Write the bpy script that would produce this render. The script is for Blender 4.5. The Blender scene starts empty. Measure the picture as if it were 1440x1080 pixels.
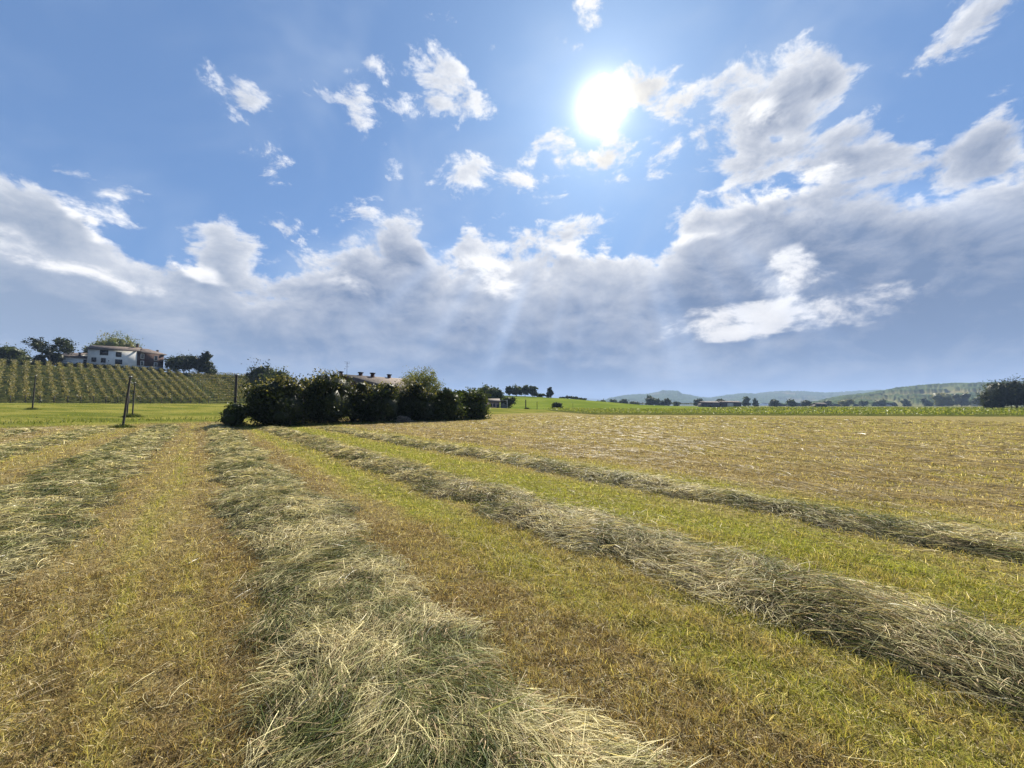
import bpy, math, random
import numpy as np
from mathutils import Vector, Matrix
sc = bpy.context.scene
COL = sc.collection
R = math.radians
# ------------------------------------------------------------------ camera, light, exposure
F, CX, CY, HZ, EYE = 541.0, 720.0, 540.0, 570.0, 1.6
PITCH = math.atan((HZ - CY) / F)
cam = bpy.data.cameras.new('camera'); co = bpy.data.objects.new('camera', cam); COL.objects.link(co)
co.location = (0, 0, EYE); co.rotation_euler = (math.pi/2 + PITCH, 0, 0)
cam.sensor_width = 36; cam.lens = F/1440*36; cam.clip_start = .05; cam.clip_end = 60000
sc.camera = co
sc.view_settings.view_transform = 'Standard'; sc.view_settings.look = 'None'
sc.view_settings.exposure = 1.38; sc.view_settings.gamma = 1
sc.render.resolution_x = 1024; sc.render.resolution_y = 768
def pdir(px, py):
    x, z = (px-CX)/F, (CY-py)/F
    c, s = math.cos(PITCH), math.sin(PITCH)
    return Vector((x, c - z*s, s + z*c)).normalized()
def azel(px, py):
    d = pdir(px, py); return math.degrees(math.atan2(d.x, d.y)), math.degrees(math.asin(d.z))
SUND = pdir(845, 150)
SAZ, SEL = azel(845, 150)
sl = bpy.data.lights.new('sun', 'SUN'); sl.energy = 5.0; sl.angle = R(.6); sl.color = (1, .925, .79)
so = bpy.data.objects.new('sun', sl); COL.objects.link(so)
so.rotation_euler = SUND.to_track_quat('Z', 'Y').to_euler(); so.location = (0, 0, 40)

class NT:                                   # little node builder
    def __init__(s, tree): s.t = tree
    def n(s, typ, **kw):
        nd = s.t.nodes.new(typ)
        for k, v in kw.items(): setattr(nd, k, v)
        return nd
    def put(s, sock, v):
        if isinstance(v, bpy.types.NodeSocket): s.t.links.new(v, sock)
        elif v is not None: sock.default_value = v
    def m(s, op, a, b=None, c=None, clamp=False):
        nd = s.n('ShaderNodeMath', operation=op); nd.use_clamp = clamp
        s.put(nd.inputs[0], a); s.put(nd.inputs[1], b); s.put(nd.inputs[2], c)
        return nd.outputs[0]
    def v(s, op, a, b=None, out=0, scale=None):
        nd = s.n('ShaderNodeVectorMath', operation=op)
        s.put(nd.inputs[0], a); s.put(nd.inputs[1], b)
        if scale is not None: s.put(nd.inputs['Scale'], scale)
        return nd.outputs['Value'] if op in ('DOT_PRODUCT', 'LENGTH', 'DISTANCE') else nd.outputs[0]
    def xyz(s, a):
        nd = s.n('ShaderNodeSeparateXYZ'); s.put(nd.inputs[0], a); return nd.outputs
    def cxyz(s, x, y, z=0.0):
        nd = s.n('ShaderNodeCombineXYZ'); s.put(nd.inputs[0], x); s.put(nd.inputs[1], y); s.put(nd.inputs[2], z); return nd.outputs[0]
    def noise(s, vec, scale, detail=4, rough=.5, dist=0, dim='3D', color=False):
        nd = s.n('ShaderNodeTexNoise', noise_dimensions=dim)
        s.put(nd.inputs['Vector'], vec); s.put(nd.inputs['Scale'], scale); s.put(nd.inputs['Detail'], detail)
        s.put(nd.inputs['Roughness'], rough); s.put(nd.inputs['Distortion'], dist)
        return nd.outputs['Color' if color else 'Fac']
    def mix(s, f, a, b, mode='MIX'):
        nd = s.n('ShaderNodeMix', data_type='RGBA', blend_type=mode); nd.clamp_factor = True
        s.put(nd.inputs[0], f); s.put(nd.inputs[6], c4(a)); s.put(nd.inputs[7], c4(b)); return nd.outputs[2]
    def ss(s, a, lo, hi, to0=0., to1=1.):
        nd = s.n('ShaderNodeMapRange', interpolation_type='SMOOTHSTEP')
        s.put(nd.inputs[0], a); s.put(nd.inputs[1], lo); s.put(nd.inputs[2], hi); s.put(nd.inputs[3], to0); s.put(nd.inputs[4], to1)
        return nd.outputs[0]
    def ramp(s, a, stops):
        nd = s.n('ShaderNodeValToRGB'); s.put(nd.inputs[0], a); e = nd.color_ramp.elements
        while len(e) < len(stops): e.new(.5)
        for el, (p, c) in zip(e, stops): el.position = p; el.color = c4(c)
        return nd.outputs[0]
    def curve(s, a, pts):                   # pts in 0..1
        nd = s.n('ShaderNodeFloatCurve'); s.put(nd.inputs['Value'], a); cv = nd.mapping.curves[0]
        while len(cv.points) < len(pts): cv.points.new(.5, .5)
        for p, q in zip(cv.points, pts): p.location = q
        nd.mapping.update(); return nd.outputs[0]
def c4(c): return (*c, 1) if isinstance(c, tuple) and len(c) == 3 else c

# ------------------------------------------------------------------ sky: Nishita blue with procedural clouds
world = bpy.data.worlds.new('World'); sc.world = world; world.use_nodes = True
wt = world.node_tree; wt.nodes.clear()
def cloud_group():
    g = bpy.data.node_groups.new('cloud_density', 'ShaderNodeTree')
    g.interface.new_socket('dir', in_out='INPUT', socket_type='NodeSocketVector')
    g.interface.new_socket('noise', in_out='INPUT', socket_type='NodeSocketFloat')
    g.interface.new_socket('D', in_out='OUTPUT', socket_type='NodeSocketFloat')
    g.interface.new_socket('H', in_out='OUTPUT', socket_type='NodeSocketFloat')
    k = NT(g); gi = k.n('NodeGroupInput'); go = k.n('NodeGroupOutput')
    d = gi.outputs[0]; x, y, z = k.xyz(d)
    az = k.m('DEGREES', k.m('ARCTAN2', x, y)); el = k.m('DEGREES', k.m('ARCSINE', z))
    # coordinates on a flat cloud deck, seen in perspective
    zz = k.m('ADD', k.m('MAXIMUM', z, 0.), .16)
    P = k.cxyz(k.m('DIVIDE', x, zz), k.m('DIVIDE', y, zz), 0.3)
    w = k.xyz(k.v('SUBTRACT', k.noise(P, 2.4, 3, .6, color=True), (.5, .5, .5)))
    az2 = k.m('ADD', az, k.m('MULTIPLY', w[0], 9.)); el2 = k.m('ADD', el, k.m('MULTIPLY', w[1], 6.))
    V = k.cxyz(az2, el2)
    def ell(px, py, rx, ry, rot=0., wgt=1.):
        a, e = azel(px, py); f = math.cos(R(a)) ; 
        a2, e2 = azel(px+rx, py); a3, e3 = azel(px, py-ry)
        ra = abs(a2-a); re = abs(e3-e)
        mp = k.n('ShaderNodeMapping', vector_type='TEXTURE'); k.put(mp.inputs['Vector'], V)
        mp.inputs['Location'].default_value = (a, e, 0); mp.inputs['Rotation'].default_value = (0, 0, R(rot)); mp.inputs['Scale'].default_value = (ra, re, 1)
        l = k.v('LENGTH', mp.outputs[0])
        return k.m('MULTIPLY', k.m('SUBTRACT', 1., l), wgt)
    puffs = [(826, 34, 26, 52, 0, .8), (922, 132, 80, 54, -25, 1.15), (612, 138, 66, 60, 30, .75), (496, 92, 26, 60, 25, .42),
             (358, 172, 56, 36, -38, .8), (690, 157, 28, 26, -40, .5), (657, 232, 22, 24, 0, .45), (795, 238, 50, 46, -20, .5), (856, 222, 46, 42, 0, .7),
             (938, 228, 26, 24, 0, .6), (1000, 8, 62, 32, 10, .7), (1362, 48, 110, 46, 22, .85), (1424, 142, 60, 24, 0, .55), (386, 322, 24, 18, 0, .5),
             (925, 88, 34, 34, 20, .7), (745, 228, 24, 22, 0, .35), (515, 130, 36, 36, 0, .25), (716, 268, 40, 18, 0, .25), (1075, 175, 110, 92, 8, 2.1), (1150, 120, 52, 44, 0, 1.4), (1040, 140, 60, 60, 0, 1.3), (1210, 210, 120, 62, -18, 2.0), (1350, 225, 140, 46, 0, 1.7)]
    E = None
    for p in puffs:
        q = ell(*p); E = q if E is None else k.m('MAXIMUM', E, q)
    # top edge of the big bank as a function of azimuth
    top = [(-500, 60), (-200, 150), (0, 225), (60, 238), (110, 262), (200, 315), (270, 345), (300, 320), (340, 342), (395, 365), (450, 345), (520, 312), (585, 295), (606, 350),
           (632, 366), (650, 332), (700, 330), (780, 336), (840, 330), (905, 345), (950, 305), (978, 292), (1020, 285), (1090, 262), (1180, 245), (1300, 235), (1440, 222), (1700, 240)]
    pts = []
    for px, py in top:
        a, e = azel(px, py); pts.append(((a+80)/160, e/60))
    pts.sort()
    a01 = k.m('DIVIDE', k.m('ADD', k.m('ADD', az, k.m('MULTIPLY', w[2], 5.)), 80.), 160., clamp=True)
    et = k.m('MULTIPLY', k.curve(a01, pts), 60.)
    bank = k.m('DIVIDE', k.m('SUBTRACT', et, el2), 4.6)
    holes = [(1075, 446, 250, 34, 3, 1.3), (1105, 385, 66, 50, 35, .95), (690, 385, 75, 45, -10, .5), (470, 385, 110, 34, -12, .3), 
             (1130, 250, 190, 34, 6, .45), (1060, 170, 60, 50, 0, .45), (90, 370, 230, 30, -14, .5), (110, 290, 160, 24, -30, .7), (230, 350, 150, 26, -25, .7), (880, 345, 220, 18, 0, .5)]
    H = None
    for p in holes:
        q = k.m('MAXIMUM', ell(*p), 0.); H = q if H is None else k.m('ADD', H, q)
    bank = k.m('MINIMUM', bank, 3.3)
    bank = k.m('SUBTRACT', bank, k.m('MULTIPLY', H, 1.0))
    D = k.m('ADD', k.m('MAXIMUM', k.m('SUBTRACT', E, .28), bank), k.m('MULTIPLY', k.m('SUBTRACT', gi.outputs[1], .5), 5.6))
    k.put(go.inputs[0], D); k.put(go.inputs[1], H); return g
CG = cloud_group()
w = NT(wt)
D0 = w.n('ShaderNodeTexCoord').outputs['Generated']
def fluff(vec):
    return w.noise(w.v('MULTIPLY', vec, (1., 1., 1.7)), 8.5, 8, .65, .25)
sd = tuple(SUND)
x, y, z = w.xyz(D0)
el = w.m('DEGREES', w.m('ARCSINE', z))
ang = w.m('DEGREES', w.m('ARCCOSINE', w.m('MINIMUM', w.v('DOT_PRODUCT', D0, sd), .999999)))
tos = w.v('NORMALIZE', w.v('SUBTRACT', sd, D0))
Na = fluff(D0); Nb = fluff(w.v('NORMALIZE', w.v('ADD', D0, w.v('SCALE', tos, scale=.022))))
nd = w.n('ShaderNodeGroup', node_tree=CG); w.put(nd.inputs[0], D0); w.put(nd.inputs[1], Na); Da = nd.outputs[0]
alpha = w.ss(Da, -.3, .5)
rim = w.m('EXPONENT', w.m('MULTIPLY', w.m('MAXIMUM', Da, 0.), -.95))
grad = w.m('MULTIPLY', w.m('MULTIPLY', w.m('SUBTRACT', Na, Nb), 2.1), w.m('ADD', .3, w.m('MULTIPLY', rim, .8)))
near = w.m('EXPONENT', w.m('MULTIPLY', ang, -1/13.))
lit = w.m('ADD', w.m('MULTIPLY', rim, .80), grad)
gap = w.m('MULTIPLY', w.ss(w.m('ADD', nd.outputs[1], w.m('MULTIPLY', w.m('SUBTRACT', Na, .5), 3.4)), .0, .8), w.ss(nd.outputs[1], .0, .35))
lit = w.m('ADD', lit, w.m('MULTIPLY', gap, .75))
lit = w.m('ADD', lit, w.m('MULTIPLY', near, .4))
soft = w.noise(w.v('MULTIPLY', D0, (1., 1., 2.6)), 2.2, 4, .5)
lit = w.m('ADD', lit, w.m('MULTIPLY', w.m('SUBTRACT', soft, .5), .6), clamp=True)
sky = w.n('ShaderNodeTexSky', sky_type='NISHITA'); sky.sun_disc = False
sky.sun_elevation = R(SEL); sky.sun_rotation = R(SAZ); sky.air_density = 1; sky.dust_density = .6; sky.ozone_density = 1.6
S = .05   # background strength
gm = w.n('ShaderNodeGamma'); gm.inputs[1].default_value = .55; w.put(gm.inputs[0], sky.outputs[0])
skyc = w.v('MULTIPLY', gm.outputs[0], (.56, 1.08, 1.86))
veil = w.ss(w.noise(w.v('MULTIPLY', D0, (1., 1., 1.4)), 2.1, 4, .55, .6), .45, .72)
skyc = w.mix(w.m('ADD', w.m('MULTIPLY', veil, .36), .10), skyc, (4.0, 5.0, 6.6))
body = w.mix(w.ss(el, 1., 24.), (.95, 1.48, 2.6), (1.2, 1.75, 2.9))
azl = w.m('DEGREES', w.m('ARCTAN2', x, y))
body = w.mix(w.ss(azl, -18., -50.), body, (1.95, 2.5, 3.45))
body = w.mix(w.m('MULTIPLY', w.ss(soft, .42, .66), .30), body, (2.9, 3.5, 4.6))
litc = w.mix(w.m('EXPONENT', w.m('MULTIPLY', el, -.09)), (8.8, 8.9, 9.1), (8.4, 7.4, 6.2))
litc = w.mix(w.m('EXPONENT', w.m('MULTIPLY', ang, -.16)), litc, (6.9, 5.9, 4.0))
cl = w.mix(lit, body, litc)
col = w.mix(alpha, skyc, cl)
# aureole of the sun seen through thin cloud, and faint rays fanning out below it
a2 = w.m('DIVIDE', ang, 2.25)
core = w.m('EXPONENT', w.m('MULTIPLY', w.m('MULTIPLY', a2, a2), -1.))
halo = w.m('ADD', w.m('MULTIPLY', core, 16.), w.m('ADD', w.m('MULTIPLY', w.m('EXPONENT', w.m('MULTIPLY', ang, -1/4.6)), 3.8), w.m('MULTIPLY', w.m('EXPONENT', w.m('MULTIPLY', ang, -1/14.)), .8)))
rx = w.v('DOT_PRODUCT', D0, tuple(SUND.cross(Vector((0, 0, 1))).normalized()))
ry = w.v('DOT_PRODUCT', D0, tuple(SUND.cross(SUND.cross(Vector((0, 0, 1)))).normalized()))
ra = w.m('ARCTAN2', rx, ry)
ray = w.ss(w.noise(w.cxyz(w.m('MULTIPLY', ra, 1.8), 0., 0.), 2.6, 2, .5), .42, .78)
ray = w.m('MULTIPLY', ray, w.ss(el, 26., 18.))
ray = w.m('MULTIPLY', ray, w.m('MULTIPLY', w.ss(ang, 16., 28.), w.m('SUBTRACT', 1., w.ss(ang, 30., 48.))))
halo = w.m('MULTIPLY', halo, w.m('SUBTRACT', 1., w.m('MULTIPLY', alpha, w.ss(ang, 2.5, 6., 0., .45))))
col = w.v('ADD', col, w.v('SCALE', (1.0, .95, .84), scale=halo))
col = w.v('ADD', col, w.v('SCALE', (.7, .85, 1.1), scale=w.m('MULTIPLY', ray, 1.8)))
bg = w.n('ShaderNodeBackground'); bg.inputs[1].default_value = S; w.put(bg.inputs[0], col)
wo = w.n('ShaderNodeOutputWorld'); w.put(wo.inputs[0], bg.outputs[0])

# ------------------------------------------------------------------ numeric helpers
rng = np.random.default_rng(7)
LAT = np.random.default_rng(3).random((256, 256))
def vnoise(x, y):
    x = np.asarray(x, float); y = np.asarray(y, float)
    xi = np.floor(x).astype(int); yi = np.floor(y).astype(int); fx = x-xi; fy = y-yi
    fx = fx*fx*(3-2*fx); fy = fy*fy*(3-2*fy); a = xi & 255; b = yi & 255; a1 = (a+1) & 255; b1 = (b+1) & 255
    return (LAT[a, b]*(1-fx)+LAT[a1, b]*fx)*(1-fy)+(LAT[a, b1]*(1-fx)+LAT[a1, b1]*fx)*fy
def fbm(x, y, o=4, seed=0):
    s = 0; a = .5; t = 0; x = np.asarray(x, float)+seed*17.3; y = np.asarray(y, float)-seed*9.1
    for _ in range(o): s = s+a*vnoise(x, y); t += a; a *= .5; x = x*2.03+11.7; y = y*2.03+5.3
    return s/t
def sst(lo, hi, v):
    t = np.clip((v-lo)/(hi-lo), 0, 1); return t*t*(3-2*t)
def gp(px, py):                             # ground point (z=0) seen at a pixel
    d = pdir(px, py); k = -EYE/d.z; return np.array([d.x*k, d.y*k])
def at(px, py, Y):
    d = pdir(px, py); k = Y/d.y; return Vector((d.x*k, Y, EYE+d.z*k))
TH = math.atan(-(285-CX)/F)                 # mowing direction
dT = np.array([-math.sin(TH), math.cos(TH)]); nT = np.array([math.cos(TH), math.sin(TH)])
eV = np.array([-.789, .614]); nV = np.array([.614, .789])   # uphill direction of the vineyard slope
def terr(x, y):
    x = np.asarray(x, float); y = np.asarray(y, float)
    r = x*eV[0]+y*eV[1]; s = x*nV[0]+y*nV[1]
    m = 1-sst(60, 120, s)
    z = 1.9*sst(30, 95, r) + .267*np.clip(r-141, 0, 45) + .02*np.clip(r-186, 0, 80)
    z = z - 0.10*np.exp(-((r-186)/3.)**2)
    z = z*m
    u = x/np.maximum(y, 1.)
    H = np.interp(u, [-.9, -.1, .037, .148, .24, .33, .52], [9., 8.6, 7.6, 6.0, 4.0, 2.0, 0.])
    g = H*sst(118, 260, y)*(y > 0)*(1-m)
    far = sst(700, 3000, y)
    z = z + g*(1-sst(300, 700, y)) - far*0
    z = z + .05*(fbm(x*.35, y*.35, 3, 5)-.5)*sst(0, 3, np.hypot(x, y)) + .02*(fbm(x*2.2, y*2.2, 3, 2)-.5)
    z = z + .035*(fbm(x*6.5, y*6.5, 2, 12)-.5)*(1-sst(8, 22, np.hypot(x, y)))
    return z
def mesh(name, V, Fq, cols=None, smooth=False, mat=None, tri=False):
    V = np.ascontiguousarray(V, dtype=np.float32).reshape(-1, 3); Fq = np.ascontiguousarray(Fq, dtype=np.int32)
    k = Fq.shape[1]; me = bpy.data.meshes.new(name)
    me.vertices.add(len(V)); me.vertices.foreach_set('co', V.ravel())
    me.loops.add(Fq.size); me.loops.foreach_set('vertex_index', Fq.ravel())
    me.polygons.add(len(Fq)); me.polygons.foreach_set('loop_start', np.arange(0, Fq.size, k, dtype=np.int32))
    me.polygons.foreach_set('loop_total', np.full(len(Fq), k, dtype=np.int32))
    if smooth: me.polygons.foreach_set('use_smooth', np.ones(len(Fq), bool))
    me.update(calc_edges=True)
    if cols is not None:
        a = me.color_attributes.new('col', 'FLOAT_COLOR', 'POINT')
        c = np.ones((len(V), 4), np.float32); c[:, :3] = cols; a.data.foreach_set('color', c.ravel())
    if mat: me.materials.append(mat)
    return me
def link(name, me, parent=None, loc=None):
    o = bpy.data.objects.new(name, me); COL.objects.link(o)
    if parent: o.parent = parent
    if loc is not None: o.location = loc
    return o
def tag(o, label=None, cat=None, group=None, kind=None):
    for k, v in (('label', label), ('category', cat), ('group', group), ('kind', kind)):
        if v: o[k] = v
    return o
def thing(name, label, cat, loc, group=None, rz=0):
    o = bpy.data.objects.new(name, None); COL.objects.link(o); o.location = loc; o.rotation_euler = (0, 0, rz); o.empty_display_size = .3
    return tag(o, label, cat, group)
class Geo:                                  # collects boxes, tubes and loose quads
    def __init__(s): s.V = []; s.F = []; s.n = 0
    def add(s, V, Fq): s.V.append(np.asarray(V, float)); s.F.append(np.asarray(Fq)+s.n); s.n += len(V)
    def box(s, x0, x1, y0, y1, z0, z1):
        v = [(x, y, z) for z in (z0, z1) for y in (y0, y1) for x in (x0, x1)]
        s.add(v, [(0, 2, 3, 1), (4, 5, 7, 6), (0, 1, 5, 4), (2, 6, 7, 3), (0, 4, 6, 2), (1, 3, 7, 5)])
    def tube(s, pts, rad, k=8):
        pts = [Vector(p) for p in pts]; n = len(pts); V = []
        for i, p in enumerate(pts):
            d = (pts[min(i+1, n-1)]-pts[max(i-1, 0)]).normalized(); a = d.orthogonal().normalized(); b = d.cross(a)
            r = rad[i] if hasattr(rad, '__len__') else rad
            for j in range(k):
                t = 2*math.pi*j/k; V.append(tuple(p+a*(math.cos(t)*r)+b*(math.sin(t)*r)))
        Fq = [(i*k+j, i*k+(j+1) % k, (i+1)*k+(j+1) % k, (i+1)*k+j) for i in range(n-1) for j in range(k)]
        for e in (0, n-1):
            V.append(tuple(pts[e])); c = len(V)-1
            Fq += [(c, e*k+(j+1) % k, e*k+j, c) if False else (c, e*k+j, e*k+(j+1) % k, e*k+(j+1) % k) for j in range(0)]
        s.add(V, Fq)
    def quad(s, *p): s.add(p, [(0, 1, 2, 3)])
    def build(s, name, mat, parent=None, smooth=False, cols=None):
        return link(name, mesh(name, np.concatenate(s.V), np.concatenate(s.F), mat=mat, smooth=smooth, cols=cols), parent)

# ------------------------------------------------------------------ materials
def newmat(name):
    m = bpy.data.materials.new(name); m.use_nodes = True; m.node_tree.nodes.clear(); return m, NT(m.node_tree)
def out(k, sh): o = k.n('ShaderNodeOutputMaterial'); k.put(o.inputs[0], sh)
def leafmat(name, tr=.45, rough=.5, gloss=.12, tint=(1.15, 1.1, .6)):
    m, k = newmat(name); a = k.n('ShaderNodeAttribute', attribute_name='col').outputs['Color']
    df = k.n('ShaderNodeBsdfDiffuse'); k.put(df.inputs[0], a)
    tl = k.n('ShaderNodeBsdfTranslucent'); k.put(tl.inputs[0], k.v('MULTIPLY', a, tint))
    mx = k.n('ShaderNodeMixShader'); k.put(mx.inputs[0], tr); k.put(mx.inputs[1], df.outputs[0]); k.put(mx.inputs[2], tl.outputs[0])
    gl = k.n('ShaderNodeBsdfGlossy'); gl.inputs['Roughness'].default_value = rough
    mx2 = k.n('ShaderNodeMixShader'); 
    fr = k.n('ShaderNodeFresnel'); fr.inputs[0].default_value = 1.4
    k.put(mx2.inputs[0], k.m('MULTIPLY', k.m('MINIMUM', fr.outputs[0], .35), gloss)); k.put(mx2.inputs[1], mx.outputs[0]); k.put(mx2.inputs[2], gl.outputs[0])
    out(k, mx2.outputs[0]); return m
def pmat(name, c1, c2, scale=3., rough=.8, bump=.2, detail=5, stretch=(1, 1, 1)):
    m, k = newmat(name); tc = k.n('ShaderNodeTexCoord').outputs['Object']
    vv = k.v('MULTIPLY', tc, stretch); nz = k.noise(vv, scale, detail, .6)
    b = k.n('ShaderNodeBsdfPrincipled'); b.inputs['Roughness'].default_value = rough
    k.put(b.inputs['Base Color'], k.mix(k.ss(nz, .35, .65), c1, c2))
    bp = k.n('ShaderNodeBump'); bp.inputs['Strength'].default_value = bump; bp.inputs['Distance'].default_value = .05
    k.put(bp.inputs['Height'], nz); k.put(b.inputs['Normal'], bp.outputs[0]); out(k, b.outputs[0]); return m
M_leaf = leafmat('leaves', .35, .5, .10)
M_grass = leafmat('grass_blades', .45, .5, .10, (1.1, 1.05, .6))
M_hay = leafmat('hay_strands', .35, .42, .16, (1.1, 1.05, .7))
M_crop = leafmat('crop_leaves', .4, .45, .14)
M_bark = pmat('bark', (.07, .055, .04), (.14, .11, .085), 6, .9, .5, stretch=(1, 1, .3))
M_palebark = pmat('pale_bark', (.22, .2, .16), (.34, .31, .25), 6, .9, .5, stretch=(1, 1, .3))
M_post = pmat('weathered_post', (.022, .02, .018), (.05, .044, .038), 9, .9, .4, stretch=(1, 1, .15))
M_wire = pmat('wire', (.25, .25, .25), (.32, .32, .31), 9, .5, 0)
M_white = pmat('white_plaster', (.58, .57, .55), (.72, .70, .66), .6, .9, .1)
M_brick = pmat('brick', (.04, .016, .012), (.075, .032, .024), 2.5, .9, .2)
M_sidebrick = M_brick
M_trim = pmat('pale_trim', (.5, .47, .42), (.58, .55, .5), 3, .8, .1)
M_plinth = pmat('cement_plinth', (.26, .26, .27), (.36, .36, .36), 1.5, .9, .1)
M_dark = pmat('dark_glass', (.012, .014, .018), (.022, .024, .03), 2, .25, 0)
M_shut = pmat('dark_shutter', (.03, .025, .025), (.05, .04, .04), 5, .7, .1)
M_pink = pmat('pink_plaster', (.33, .22, .2), (.42, .3, .27), 1, .9, .1)
def tilemat():
    m, k = newmat('roof_tiles'); tc = k.n('ShaderNodeTexCoord').outputs['Object']
    x, y, z = k.xyz(tc)
    wv = k.n('ShaderNodeTexWave', wave_type='BANDS', bands_direction='X'); wv.inputs['Scale'].default_value = 1.6; k.put(wv.inputs[0], tc)
    nz = k.noise(tc, 1.3, 6, .65)
    c = k.ramp(nz, [(.3, (.05, .033, .026)), (.5, (.09, .06, .046)), (.7, (.15, .11, .085))])
    b = k.n('ShaderNodeBsdfPrincipled'); b.inputs['Roughness'].default_value = .85; k.put(b.inputs['Base Color'], c)
    bp = k.n('ShaderNodeBump'); bp.inputs['Strength'].default_value = .6; bp.inputs['Distance'].default_value = .08
    k.put(bp.inputs['Height'], k.m('ADD', wv.outputs['Fac'], nz)); k.put(b.inputs['Normal'], bp.outputs[0]); out(k, b.outputs[0]); return m
M_tile = tilemat()

# ------------------------------------------------------------------ mown field colours (shared by ground and blades)
# key: distance s across the mowing rows -> how green (0 dry brown .. 1 fresh yellow green)
SB = [-40, -9, -7.2, -6, -4.3, -3.3, -1.2, -.75, -.45, -.15, .35, 1.45, 1.75, 2.3, 2.7, 3.1, 4.4, 4.9, 5.9, 6.4, 7.8, 8.6, 9.2, 12.2, 13., 17, 20, 30, 60, 200]
GB = [.25, .25, .3, .45, .5, .3, .14, .26, .46, .26, .08, .04, .08, .40, .85, .6, .75, .95, .85, .5, .75, .6, .3, .25, .45, .35, .42, .5, .62, .6]
HAYEND = 41.
CROP = [(8.5, 106), (9.5, 92), (14.2, 66), (42, 60), (72, 54.5), (150, 47), (420, 60), (420, 330), (190, 330), (62, 125), (16, 116)]
def inpoly(x, y, P):
    c = np.zeros(np.shape(x), bool); n = len(P)
    for i in range(n):
        x0, y0 = P[i]; x1, y1 = P[(i+1) % n]
        if y0 == y1: continue
        hit = ((y0 > y) != (y1 > y)) & (x < (x1-x0)*(y-y0)/(y1-y0)+x0); c ^= hit
    return c
def rs(x, y): return x*dT[0]+y*dT[1], x*nT[0]+y*nT[1]
def green(x, y):
    t, s = rs(x, y); s2 = s+.5*(fbm(x*.5, y*.5, 3, 8)-.5)
    g = np.interp(s2, SB, GB) + .8*(fbm(x*.9, y*.9, 4, 1)-.5) + .4*(fbm(x*4, y*4, 3, 4)-.5) + .8*(fbm(s2*5, t*.25, 3, 14)-.5)
    return np.clip(g, 0, 1)
# ------------------------------------------------------------------ ground sheet
ang_f = np.radians(np.concatenate([np.arange(-180, -75, 3.), np.arange(-75, 75, .3), np.arange(75, 180, 3.)]))
rad = np.concatenate([[.0], .3*1.0225**np.arange(0, 468)])
A, RR = np.meshgrid(ang_f, rad); X = RR*np.sin(A); Y = RR*np.cos(A); Z = terr(X, Y)
na, nr = len(ang_f), len(rad)
i, j = np.meshgrid(np.arange(nr-1), np.arange(na), indexing='ij'); j2 = (j+1) % na
Fg = np.stack([i*na+j, i*na+j2, (i+1)*na+j2, (i+1)*na+j], -1).reshape(-1, 4)
rr_ = X*eV[0]+Y*eV[1]; ss_ = X*nV[0]+Y*nV[1]
wob = 2.0*(fbm(X*.12, Y*.12, 3, 9)-.5)
hay = (1-sst(HAYEND-2, HAYEND+2.5, rr_+wob*1.5))
lush = sst(118, 135, Y)*(X/np.maximum(Y, 1) > -.3)*(1-sst(450, 800, Y))
vine = sst(138, 142, rr_)*(ss_ < 75)*(rr_ < 400)
soil = inpoly(X, Y, CROP).astype(float)
hay = hay*(1-lush)
gcol = np.stack([hay, np.maximum(lush, 0), np.maximum(vine, soil)], -1).reshape(-1, 3)
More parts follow.
